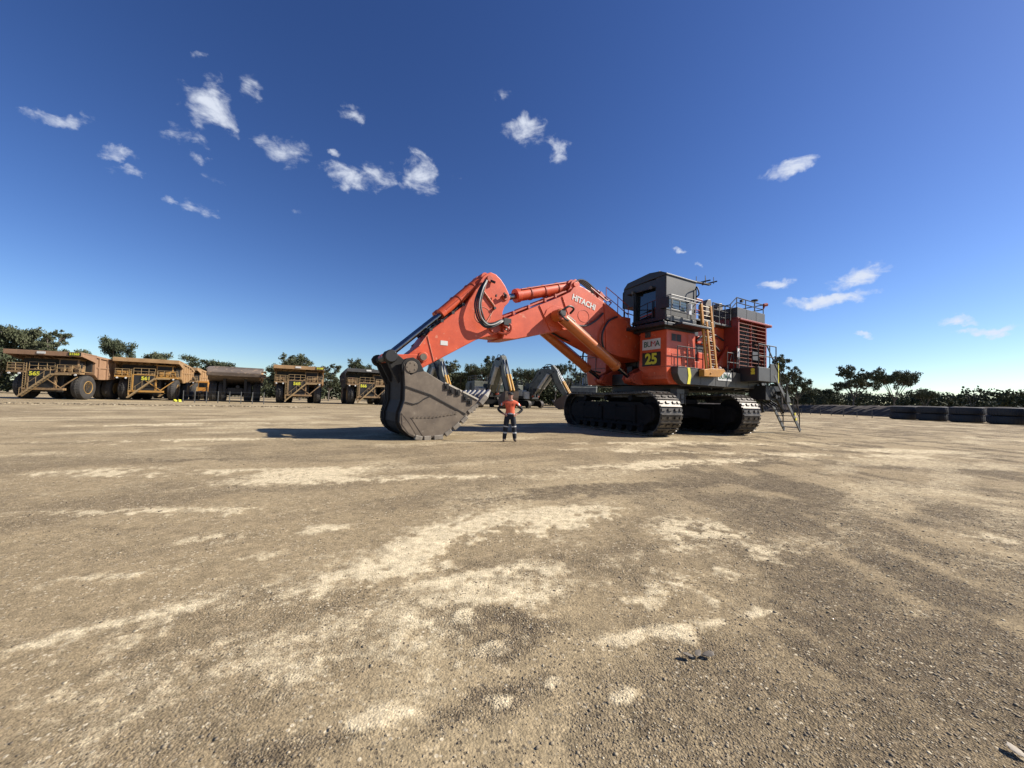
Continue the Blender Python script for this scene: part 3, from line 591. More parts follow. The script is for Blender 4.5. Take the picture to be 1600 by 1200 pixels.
q = MB(); q.bar((13.85, -.62, 3.62), (12.0, -.62, 5.38), .06, .05); q.tube([(13.7, .35, 3.95), (12.05, .35, 5.45)], .045); q.tube([(13.7, .48, 3.95), (12.05, .48, 5.45)], .04); q.tube([(13.7, -.3, 3.95), (12.05, -.3, 5.45)], .045)
for t in (.1, .4, .7, 1): q.bar((13.6-1.5*t, -.6, 4.06+1.32*t), (13.6-1.5*t, .6, 4.06+1.32*t), .12)
q.build('arm_pipework', black_p, arm)
hose([[(11.18, .7+.05*i, 6.55-.02*i), (11.5-.05*i, .8+.04*i, 6.1), (11.72-.07*i, .85+.04*i, 5.45), (11.6-.06*i, .88+.04*i, 4.85+.04*i), (11.28-.03*i, .9, 4.52+.06*i), (10.89, .92, 4.56+.05*i), (10.55, .9, 4.75+.04*i), (10.25, .8, 4.95)] for i in range(4)], .038, arm)
hose([[(11.2, .85, 6.5), (11.45, .95, 6.0), (11.58, .98, 5.4), (11.48, .98, 4.9), (11.2, 1.0, 4.62), (10.9, 1.0, 4.64), (10.5, .95, 4.86)]], .03, arm, mat('hose_guard_light', (.4, .4, .38), (.3, .3, .28), rough=.4))
hose([[(10.2, .8, 4.9), (10.0, .9, 4.7), (10.05, .88, 4.45), (10.3, .8, 4.35), (10.5, .7, 4.4)], [(10.35, .8, 4.75), (10.1, .85, 4.55), (10.2, .8, 4.3)]], .05, arm, orange_d)
q = MB(); q.box(9.98, 10.35, .72, .9, 4.72, 5.02); q.build('hose_clamp', black_p, arm, bevel=.01)
for s in (1, -1):
    o = ram((11.08, s*.27, 6.74), (12.93, s*.27, 4.93), (15.02, s*.27, 3.0), .2, .105, ex, bm_=orange, eye=.18)
    q = MB(); q.tube([(11.4, s*.27+.18, 6.45), (12.8, s*.27+.18, 5.1)], .03); 
    for t in (.25, .6, .95): c0 = Vector((11.08, s*.27, 6.74)).lerp(Vector((12.93, s*.27, 4.93)), t); dd = Vector((1.85, 0, -1.81)).normalized()*.04; q.cyl(c0-dd, c0+dd, .225, 18)
    q.build('clamp_band', orange_d, o, smooth=True)
for s in (1, -1):
    q = MB(); q.bar((15.0, s*.74, 2.97), (13.8, s*.74, 3.06), .12, .2, up=(0, 0, 1)); q.cyl((13.8, s*.62, 3.06), (13.8, s*.84, 3.06), .2, 18); q.build('link_arm', orange, ex, bevel=.02, smooth=True)
    q = MB(); q.cyl((13.8, s*.83, 3.06), (13.8, s*.88, 3.06), .13, 14); q.build('link_pin', steelw, ex, smooth=True)
# ---------------------------------------------------------------- bucket
bk = [(14.69, 2.70), (14.66, 2.32), (14.62, 1.89), (14.62, 1.41), (14.68, 1.19), (14.76, .94), (14.77, .62), (14.66, .38), (14.42, .17), (14.15, .05), (13.85, .02), (13.17, .07), (12.84, .30), (12.57, .50), (12.26, .75), (12.0, 1.0), (11.75, 1.25), (11.62, 1.38),
      (11.9, 1.55), (12.37, 1.75), (13.2, 2.09), (13.55, 2.28), (13.92, 2.48), (14.2, 2.42), (14.45, 2.3)]
q = MB()
q.prism(bk, 1.40, 1.46); q.prism(bk, -1.46, -1.40)
bucket = q.build('bucket', steelw, ex, bevel=.012)
# shell between the side plates
sh = MB(); outl = bk[:18]; inn = []
for i, p in enumerate(outl):
    p0 = Vector(outl[max(i-1, 0)]); p1 = Vector(outl[min(i+1, 17)]); dd = (p1-p0).normalized(); nrm = Vector((dd.y, -dd.x)); 
    if nrm.dot(Vector((13.3, 1.5))-Vector(p)) < 0: nrm = -nrm
    inn.append((p[0]+nrm.x*.09, p[1]+nrm.y*.09))
for i in range(17):
    sh.add([(outl[i][0], -1.4, outl[i][1]), (outl[i][0], 1.4, outl[i][1]), (outl[i+1][0], 1.4, outl[i+1][1]), (outl[i+1][0], -1.4, outl[i+1][1]),
            (inn[i][0], -1.4, inn[i][1]), (inn[i][0], 1.4, inn[i][1]), (inn[i+1][0], 1.4, inn[i+1][1]), (inn[i+1][0], -1.4, inn[i+1][1])], [(0, 1, 2, 3), (7, 6, 5, 4), (0, 3, 7, 4), (1, 5, 6, 2)])
sh.box(13.95, 14.65, -1.4, 1.4, 2.3, 2.42)
sh.build('bucket_shell', bucket_bk, bucket, recalc=True)
for y in (-1.28, -1.02, -.76, 1.1):     # ribs down the back
    q = MB()
    for i in range(9):
        a, b = outl[i], outl[i+1]; q.bar((a[0]+.015, y, a[1]), (b[0]+.015, y, b[1]), .07, .12, up=(1, 0, 0))
    q.build('back_rib', bucket_bk, bucket, bevel=.01)
for s in (1, -1):
    q = MB(); q.prism([(15.12, 2.74), (15.3, 2.86), (15.34, 3.0), (15.25, 3.14), (15.08, 3.2), (14.9, 3.12), (14.6, 2.9), (14.2, 2.95), (14.1, 2.5), (14.6, 2.2), (14.75, 2.0), (14.95, 2.35)], s*.95-.09, s*.95+.09)
    q.prism([(15.05, 2.75), (15.2, 2.86), (15.22, 3.0), (15.05, 3.12), (14.9, 3.05), (14.4, 2.3), (14.7, 2.1)], s*.5-.07, s*.5+.07)
    q.build('hinge_plate', bucket_bk, bucket, bevel=.02)
q = MB(); q.cyl((15.06, -1.12, 2.97), (15.06, 1.12, 2.97), .14, 18)
for s in (-1, 1): q.lathe([(0, .2), (.06*s, .24), (.12*s, .2)], (15.06, s*1.04, 2.97), 'y', 20)
q.build('link_pin', black_p, bucket, smooth=True)
q = MB(); q.lathe([(.6, .26), (1.15, .26), (1.3, .33), (1.44, .33)], (14.42, 0, 2.6), 'y', 24); q.build('pivot_boss', bucket_bk, bucket, smooth=True); q = MB(); q.lathe([(-1.44, .33), (-1.3, .33), (-1.15, .26), (-.6, .26)], (14.42, 0, 2.6), 'y', 24); q.prism([(14.7, 2.4), (14.72, 2.7), (14.6, 2.9), (14.35, 2.96), (14.12, 2.85), (13.92, 2.48), (14.2, 2.38)], 1.18, 1.40)
q.build('pivot_boss', bucket_bk, bucket, bevel=.02)
q = MB(); q.cyl((14.42, 1.44, 2.6), (14.42, 1.49, 2.6), .22, 22)
for t in range(5): q.cyl((14.42+.15*math.cos(t*1.256), 1.49, 2.6+.15*math.sin(t*1.256)), (14.42+.15*math.cos(t*1.256), 1.51, 2.6+.15*math.sin(t*1.256)), .025, 6)
q.build('pivot_pin', steelw, bucket, bevel=.01)
# side plate relief: strips, edge bar, shrouds
for s in (1, -1):
    q = MB()
    def strip(pts, w_, th=.03, s=s):
        for i in range(len(pts)-1): q.bar((pts[i][0], s*1.465, pts[i][1]), (pts[i+1][0], s*1.465, pts[i+1][1]), w_, th*2, up=(0, 1, 0)) if False else q.bar((pts[i][0], s*(1.46+th/2), pts[i][1]), (pts[i+1][0], s*(1.46+th/2), pts[i+1][1]), th, w_, up=(0, 0, 1))
    strip([(14.60, 1.89), (13.7, 1.62), (12.27, .92)], .05); strip([(14.60, 1.34), (14.3, 1.27), (14.1, 1.33), (13.9, 1.48), (13.65, 1.6)], .035)
    q.build('side_strip', bucket_bk, bucket)
q = MB(); q.prism([(14.72, .95), (14.68, .55), (14.45, .25), (14.1, .07), (14.45, .62)], 1.46, 1.475); q.prism([(14.72, .95), (14.5, .8), (14.1, .07), (14.45, .62)], 1.455, 1.485)
q.prism([(14.40, .79), (14.35, .76), (13.9, .10), (13.2, .10), (12.86, .33), (12.3, .80), (12.62, 1.05), (13.3, .84), (13.9, .79)], 1.46, 1.474)
q.build('wear_plate', steelw, bucket)
for k in range(12):
    q = MB(); a = 14.33-k*.145; z = .79 + (0 if k < 5 else (k-5)*.022); q.prism([(a, z), (a-.09, z), (a-.09, z+.07), (a-.06, z+.045)], 1.474, 1.50); q.build('wear_button', steelw, bucket)
# shrouds along the lower edge
ed = [(14.15, .05), (13.85, .02), (13.5, .04), (13.17, .07), (12.84, .30), (12.57, .50), (12.26, .75), (12.0, 1.0)]
for k, (c0, c1) in enumerate((((14.2, .06), (13.94, .0)), ((13.88, .01), (13.62, .02)), ((13.5, .02), (13.15, .05)), ((13.06, .12), (12.82, .28)), ((12.74, .34), (12.5, .54)), ((12.42, .58), (12.2, .80)))):
    q = MB(); q.bar((c0[0], 1.43, c0[1]+.03), (c1[0], 1.43, c1[1]+.03), .16, .17); q.build('edge_shroud', tooth_m, bucket, bevel=.02)
for (a, z) in ((13.08, 1.95), (12.88, 1.80), (12.62, 1.74), (12.3, 1.55), (12.1, 1.40)):
    q = MB(); q.box(a-.09, a+.09, 1.46, 1.51, z-.12, z+.12); q.box(a-.03, a+.03, 1.51, 1.54, z-.06, z+.06); q.build('shroud_lug', bucket_bk, bucket, bevel=.012)
q = MB(); q.bar((13.15, 1.43, 2.09), (12.45, 1.43, 1.80), .14, .06); q.bar((12.40, 1.43, 1.78), (11.75, 1.43, 1.50), .14, .06); q.bar((13.15, -1.43, 2.09), (11.75, -1.43, 1.50), .14, .06); q.build('side_edge', mat('bright_edge', (.6, .55, .45), (.45, .4, .32), rough=.4, scale=6), bucket)
for k in range(5):                                       # corner adapters at the near end of the lip
    q = MB(); a = 11.98-k*.1; z = 1.03+k*.1; q.bar((a, 1.34, z-.02), (a, 1.50, z-.02), .07, .1); q.build('adapter_block', tooth_m, bucket, bevel=.008)
q = MB(); q.prism([(12.1, .93), (11.55, 1.42), (11.62, 1.5), (12.2, 1.05)], -1.5, 1.5); q.build('lip', tooth_m, bucket, bevel=.02)
for k in range(7):
    y = -1.38+k*.46; y0 = y-.1 if k else y; 
    q = MB(); q.bar((11.66, y, 1.34), (11.40, y, 1.66), .34, .22); to_ = q.build('tooth_adapter', tooth_m, bucket, bevel=.02)
    q = MB(); d0 = Vector((-.52, 0, .72)).normalized(); c0 = Vector((11.42, y, 1.62)); c1 = c0+d0*.34; u_ = Vector((.8, 0, .6))
    q.add([c0+Vector((0, sy*.14, 0))+u_*sz*.1 for sy in (-1, 1) for sz in (-1, 1)]+[c1+Vector((0, sy*.11, 0))+u_*sz*.03 for sy in (-1, 1) for sz in (-1, 1)], [(0,1,3,2),(4,6,7,5),(0,4,5,1),(2,3,7,6),(0,2,6,4),(1,5,7,3)])
    q.build('tooth', mat('tooth_bright', (.55, .52, .46), (.35, .32, .28), rough=.35, scale=7), to_, bevel=.015)

# ---------------------------------------------------------------- haul trucks (local x = forward, y = its left; origin under the middle of the canopy's front edge)
tk_y = mat('truck_yellow', (.36, .225, .10), (.20, .125, .065), rough=.55, scale=2.2, c3=(.09, .062, .04), t3=.54)
tk_t = mat('tray_tan', (.36, .215, .125), (.27, .155, .09), rough=.6, scale=.7, c3=(.16, .11, .08), t3=.60, stretch=(1, 1, .5))
tk_o = mat('tray_orange_tan', (.46, .29, .14), (.36, .215, .10), rough=.6, scale=.8, c3=(.22, .13, .08), t3=.62)
tk_g = mat('tray_grey', (.085, .085, .085), (.06, .058, .056), rough=.6, scale=.9, c3=(.15, .13, .11), t3=.62)
tk_r = mat('tray_rusty_grey', (.19, .15, .12), (.12, .095, .08), rough=.6, scale=.8, c3=(.33, .24, .17), t3=.56, stretch=(1, .6, 1.8))
tk_d = mat('truck_underside', (.03, .028, .026), (.02, .019, .018), rough=.7, scale=2, c3=(.07, .055, .04), t3=.64)
tyre_m = mat('dusty_tyre', (.055, .05, .045), (.035, .033, .031), rough=.75, scale=1.5, c3=(.10, .085, .065), t3=.6)
rim_m = mat('rim_yellow', (.42, .26, .08), (.34, .2, .07), rough=.5, scale=3, c3=(.2, .14, .08), t3=.6)
dglass = mat('dusty_glass', (.03, .03, .03), (.045, .04, .035), rough=.6, spec=.15)
rail_y = mat('truck_rail', (.38, .27, .13), (.3, .2, .1), rough=.5, scale=5)
def big_wheel(parent, x, y, r=1.75, wd=1.15, side=1, rim=True):
    q = MB(); h = wd/2
    q.lathe([(-h*.9, r*.52), (-h, r*.62), (-h*.98, r*.86), (-h*.86, r*.97), (-h*.6, r), (h*.6, r), (h*.86, r*.97), (h*.98, r*.86), (h, r*.62), (h*.9, r*.52)], (x, y, r), 'y', 36)
    for k in range(30):
        t = 2*math.pi*k/30
        for s in (-1, 1):
            a = Matrix.Translation((x, y, r)) @ Matrix.Rotation(t+(.1 if s > 0 else 0), 4, 'Y')
            q.T = a @ Matrix.Rotation(s*.28, 4, 'X'); q.box(-.075, .075, min(s*.02, s*h*.98), max(s*.02, s*h*.98), r*.955, r*1.012); q.T = None
    o = q.build('wheel', tyre_m, parent, smooth=True)
    if rim:
        f = side*h; q = MB(); q.lathe([(f*.9, r*.54), (f*1.0, r*.53), (f*.98, r*.49), (f*.35, r*.44), (f*.25, r*.3), (f*.6, r*.26), (f*.66, r*.08)], (x, y, r), 'y', 28)
        for k in range(10): t = k*math.pi/5; q.cyl((x+r*.36*math.cos(t), y+f*.3, r+r*.36*math.sin(t)), (x+r*.36*math.cos(t), y+f*.42, r+r*.36*math.sin(t)), .05, 6)
        q.build('rim', rim_m, o, smooth=True)
    return o
def haul_truck(loc, rz, num, long_num, label, tray, scale=1.0, cab_y=tk_y, num_y=-.95, tail=False, sign=True, grille_r=None, front=True):
    t = empty('haul_truck', loc, rz); t.scale = (scale,)*3; tag(t, label, 'truck', 'haul trucks parked in a row')
    for s in (-1, 1):
        big_wheel(t, -2.7, s*2.95, side=s)
        big_wheel(t, -8.9, s*3.15, side=s); big_wheel(t, -8.9, s*1.85, side=s, rim=False)
    q = MB(); q.box(-10.5, -1.0, -1.1, 1.1, 1.3, 2.4); q.box(-9.3, -8.5, -2.2, 2.2, 1.2, 2.3); q.cyl((-2.7, -2.6, 1.75), (-2.7, 2.6, 1.75), .35, 12); q.box(-3.4, -1.2, -1.6, 1.6, 1.0, 3.8)
    q.box(-5.6, -4.0, 1.2, 2.6, 1.2, 2.6); q.cyl((-6.6, -1.6, 1.6), (-4.4, -1.6, 1.6), .55, 14)
    for s in (-1, 1): q.cyl((-5.2, s*1.3, 1.8), (-6.8, s*1.3, 3.3), .16, 10)
    q.build('chassis', tk_d, t, bevel=.03)
    # tray with open top: floor, front wall, ribbed sides, canopy over the cab
    hs_ = [(-3.1, 6.35), (-9.0, 6.0), (-12.0, 5.45), (-12.4, 4.75), (-10.8, 3.95), (-7.5, 3.05), (-4.2, 2.95), (-3.3, 3.6)]
    q = MB()
    for s in (-1, 1): q.prism(hs_, s*3.72-.07, s*3.72+.07)
    q.prism([(-12.4, 4.75), (-10.8, 3.95), (-7.5, 3.05), (-4.2, 2.95), (-4.2, 3.2), (-7.5, 3.3), (-10.7, 4.2), (-12.3, 5.0)], -3.66, 3.66)
    q.prism([(-4.2, 2.95), (-3.3, 3.6), (-3.05, 6.35), (-3.25, 6.35), (-3.5, 3.7), (-4.3, 3.2)], -3.66, 3.66)
    tr = q.build('tray', tray, t, bevel=.03)
    for s in (-1, 1):
        q = MB()
        for a, z0, z1 in ((-4.0, 3.0, 6.3), (-5.9, 3.05, 6.18), (-7.8, 3.2, 6.07), (-9.7, 3.7, 5.9), (-11.4, 4.35, 5.6)): q.box(a-.13, a+.13, min(s*3.79, s*3.97), max(s*3.79, s*3.97), z0, z1)
        q.bar((-3.1, s*3.86, 6.3), (-9.0, s*3.86, 5.95), .24, .3); q.bar((-9.0, s*3.86, 5.95), (-12.2, s*3.86, 5.4), .24, .3)
        q.bar((-3.6, s*3.84, 4.7), (-12.0, s*3.84, 4.9), .12, .2)
        q.build('tray_ribs', tray, tr, bevel=.015)
    q = MB(); q.prism([(0, 6.0), (.05, 6.6), (-.1, 6.62), (-3.2, 6.5), (-3.2, 6.3), (-.2, 6.38), (-.25, 6.05)], -3.95, 3.95)
    for k in range(9): q.prism([(-.25, 6.1), (-.25, 6.4), (-3.15, 6.32), (-3.15, 5.7)], -3.8+k*.95-.05, -3.8+k*.95+.05)
    for s in (-1, 1): q.prism([(-.1, 6.05), (-.1, 6.5), (-3.2, 6.4), (-3.2, 5.3), (-2.6, 5.5)], s*3.9-.05, s*3.9+.05)
    cn = q.build('canopy', tray, tr, bevel=.02)
    if sign:
        q = MB(); q.box(.055, .085, -.62, .25, 6.2, 6.5); q.build('name_sign', white_p, cn)
    if long_num:
        q = MB(); q.box(.055, .08, 2.55, 3.93, 6.1, 6.56); q.build('number_plate', num_blk, cn)
        text(long_num, .43, cn, num_yel, (.09, 3.24, 6.33), (0, 1, 0), (0, 0, 1), name='number', bold=.02)
    if tail:
        q = MB(); q.prism([(-12.2, 4.6), (-12.75, 4.35), (-13.0, 5.0), (-12.75, 5.65), (-12.4, 5.7)], -3.8, 3.8)
        q.build('tail_plate', tray, tr, bevel=.08)
        q = MB(); rr = random.Random(4)
        for k in range(14):
            c = Vector((-12.6+rr.uniform(-.4, 1.2), -3.9+rr.uniform(-.5, .1), 3.9+rr.uniform(0, 1.7))); d_ = Vector((rr.uniform(-.3, .3), rr.uniform(-.5, .3), rr.uniform(-.6, .6))); q.bar(c, c+d_*1.3, .35, .10)
        q.build('torn_liner', tk_o, tr, bevel=.02)
        q = MB()
        for s in (-1, 1): q.box(-10.9, -10.3, s*1.5-.2, s*1.5+.2, 1.6, 4.0)
        q.box(-10.4, -9.6, -1.6, 1.6, 1.6, 2.2); q.cyl((-10.4, -.4, 2.6), (-10.9, -.4, 2.6), .3, 12); q.build('rear_frame', tk_d, t, bevel=.02)
    q = MB(); q.box(-3.0, -2.86, -3.62, 3.62, 4.0, 5.65); q.box(-2.86, -2.3, -3.4, .5, 4.0, 4.9); q.build('front_shade_plate', tk_d, t)  # dark plate and block added to give the shade under the canopy
    # decks, grille, bumper
    q = MB(); q.box(-.95, -.25, -2.1, 2.1, 1.25, 1.55); q.box(-.95, -.3, -2.1, -1.95, .75, 1.3); q.bar((-.5, 1.6, 1.5), (-.7, 3.3, 3.2), .14); q.bar((-.4, -.1, 3.1), (-.4, 1.9, 1.5), .1); q.box(-1.3, -.3, 1.1, 3.75, 3.55, 3.8); q.box(-1.3, -.3, -3.75, -1.9, 3.55, 3.8)
    q.box(-3.1, -1.3, -3.75, 3.75, 3.85, 3.95)
    q.box(-.75, -.45, -1.75, -1.55, 1.55, 4.05); q.box(-.75, -.45, 1.0, 1.2, 1.55, 4.05); q.box(-.75, -.45, -1.75, 1.2, 3.95, 4.1)
    q.build('front_deck', cab_y, t, bevel=.02)
    q = MB(); q.box(-.8, -.5, -1.55, 1.0, 1.55, 3.95)
    for k in range(12): q.box(-.5, -.47, -1.5, .95, 1.7+k*.19, 1.74+k*.19)
    gr = q.build('grille', tk_d, t)
    if num: q = MB(); q.box(-.46, -.44, num_y-.66, num_y+.66, 3.08, 3.82); q.build('number_plate', num_blk, gr)
    if num: text(num, .74, gr, num_yel, (-.43, num_y, 3.45), (0, 1, 0), (0, 0, 1), name='number', bold=.028)
    rr = random.Random(int(num or 3))
    for s, y0, y1 in ((-1, -3.7, -2.0), (1, 1.3, 3.5)):
        q = MB()
        for k in range(3): yy = y0+(k+.5)*(y1-y0)/3; q.cyl((-1.3, yy, 4.1), (-.75, yy, 4.1), .26, 12); q.box(-1.4, -.9, yy-.25, yy+.25, 4.3, 4.55+rr.random()*.25)
        q.build('air_cleaner', cab_y, t, bevel=.03)
    q = MB()
    for k in range(7): q.box(-1.1-.5*rr.random(), -.7, -1.3+k*.33, -1.1+k*.33, 3.95, 4.15+.25*rr.random())
    q.build('deck_clutter', rail_y, t, bevel=.03)
    q = MB(); q.rail([(-.4, -3.7, 3.8), (-.4, -2.9, 3.8), (-.4, -2.1, 3.8)], 1.05, .04, mids=2); q.rail([(-.5, -1.6, 4.1), (-.5, -.7, 4.1), (-.5, .2, 4.1), (-.5, 1.0, 4.1)], .95, .035); q.rail([(-.35, 1.3, 3.8), (-.35, 2.1, 3.8), (-.35, 2.9, 3.8), (-.35, 3.7, 3.8), (-1.3, 3.72, 3.8)], 1.0, .035, mids=1)
    q.rail([(-.4, -3.7, 3.8), (-1.2, -3.7, 3.8), (-2.8, -3.7, 3.9)], 1.05, .04); q.build('handrail', rail_y, t)
    # cab on the left side
    q = MB(); q.box(-2.7, -1.35, .9, 3.0, 3.95, 5.65); q.box(-2.8, -1.2, .8, 3.1, 5.65, 5.75); cb_ = q.build('cab', cab_y, t, bevel=.04)
    q = MB(); q.box(-1.35, -1.33, 1.05, 2.85, 4.75, 5.55); q.build('windscreen', dglass, cb_)
    q = MB(); q.box(-2.55, -1.5, 3.0, 3.02, 4.75, 5.5); q.build('side_window', dglass, cb_)
    q = MB(); q.box(-.6, -.5, 3.55, 3.85, 4.4, 5.1); q.bar((-.55, 3.7, 3.8), (-.55, 3.7, 4.4), .05); q.build('mirror', tk_d, t)
    # diagonal boarding stair and upright ladder
    q = MB()
    for x_ in (-.18, .42): q.bar((x_, -2.0, .35), (x_, 1.1, 3.45), .07, .2); q.bar((x_, 1.1, 3.45), (x_, 2.9, 3.5), .07, .2)
    sr = q.build('boarding_stair', rail_y, t, bevel=.01)
    for k in range(11): f_ = (k+.5)/11; q = MB(); q.box(-.15, .4, -2.0+3.1*f_-.13, -2.0+3.1*f_+.13, .35+3.1*f_, .39+3.1*f_); q.build('step', rail_y, sr)
    q = MB()
    for f_ in (.05, .3, .55, .8, 1): p = Vector((.45, -2.0+3.1*f_, .4+3.1*f_)); q.cyl(p, p+Vector((0, 0, .95)), .025, 5)
    q.tube([(.45, -1.85, 1.4), (.45, 1.1, 4.4), (.45, 2.9, 4.4)], .028); q.build('handrail', rail_y, sr)
    q = MB()
    for y in (-2.05, -1.78): q.bar((-.3, y, 1.3), (-.35, y, 4.9), .05)
    for k in range(12): q.bar((-.31, -2.05, 1.5+.3*k), (-.31, -1.78, 1.5+.3*k), .04)
    q.build('ladder', rail_y, t)
    for y in (-3.4, -2.4, 1.5, 3.3):
        q = MB(); q.cyl((-.3, y, 3.45), (-.2, y, 3.45), .13, 10); q.build('headlight', lamp_w, t)
    q = MB(); q.box(-1.5, -1.2, -3.2, -2.4, 4.0, 5.0) if grille_r else None
    if grille_r: q.build('red_cabinet', grille_r, t, bevel=.02)
    return t
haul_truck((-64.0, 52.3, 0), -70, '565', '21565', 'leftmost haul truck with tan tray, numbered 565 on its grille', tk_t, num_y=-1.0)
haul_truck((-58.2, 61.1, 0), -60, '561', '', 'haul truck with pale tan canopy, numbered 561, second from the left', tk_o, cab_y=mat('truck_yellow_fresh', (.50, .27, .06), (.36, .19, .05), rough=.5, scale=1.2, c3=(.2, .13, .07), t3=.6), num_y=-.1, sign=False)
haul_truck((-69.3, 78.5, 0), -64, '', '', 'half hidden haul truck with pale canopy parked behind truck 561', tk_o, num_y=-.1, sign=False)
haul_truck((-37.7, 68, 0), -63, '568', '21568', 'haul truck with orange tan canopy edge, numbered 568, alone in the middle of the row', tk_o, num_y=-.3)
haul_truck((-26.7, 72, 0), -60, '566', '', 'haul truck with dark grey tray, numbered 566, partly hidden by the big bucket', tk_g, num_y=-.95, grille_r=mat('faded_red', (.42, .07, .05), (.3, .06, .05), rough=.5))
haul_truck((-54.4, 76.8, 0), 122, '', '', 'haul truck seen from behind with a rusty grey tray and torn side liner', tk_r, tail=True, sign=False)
q = MB(); q.prism([(0, 0), (.7, 0), (.12, .55)], -.35, .35); q.prism([(.8, 0), (1.5, 0), (1.38, .55)], -.35, .35); ck = q.build('wheel_chock', num_yel, None, loc=(-50.4, 57.6, .0)); ck.scale = (.6,)*3; tag(ck, 'yellow wheel chock on the ground in front of the tyres of truck 561', 'chock')
# small yellow machine far behind, between the tan and the rusty trays
lm_ = empty('yellow_grader', (-62, 77.5, 0), -60); tag(lm_, 'low yellow machine with white bonnet far behind, between the parked trucks', 'machine')
q = MB(); q.box(-3, 3.2, -.7, .7, 1.1, 1.7); q.box(-3, -.8, -.9, .9, 1.7, 2.3); q.bar((3, 0, 1.6), (5, 0, 1.3), .4); q.build('body', tk_y, lm_, bevel=.05)
q = MB(); q.box(-3.1, -1.2, -.85, .85, 2.3, 2.9); q.cyl((-2, .3, 2.9), (-2, .3, 3.6), .1, 8); q.build('bonnet', white_p, lm_, bevel=.08)
q = MB(); q.box(-.7, .9, -.8, .8, 1.7, 3.7); cbn = q.build('cab', mat('loader_orange', (.6, .28, .05), (.5, .22, .05), rough=.5), lm_, bevel=.05)
q = MB(); q.box(.9, .93, -.65, .65, 2.5, 3.4); q.build('windscreen', glass, cbn)
q = MB(); q.rail([(1, .8, 1.7), (2, .8, 1.7), (3, .8, 1.7)], .9, .04); q.build('handrail', tk_y, lm_)
for x_, y_ in ((-2.2, 1.1), (-2.2, -1.1), (-.5, 1.1), (-.5, -1.1), (4.6, 1.1), (4.6, -1.1)):
    w_ = MB(); w_.lathe([(-.25, .3), (-.25, .75), (-.15, .82), (.15, .82), (.25, .75), (.25, .3)], (x_, y_, .82), 'y', 20); wo = w_.build('wheel', tyre_m, lm_, smooth=True); w_ = MB(); w_.cyl((x_, y_-.27, .82), (x_, y_+.27, .82), .3, 12); w_.build('rim', rim_m, wo)
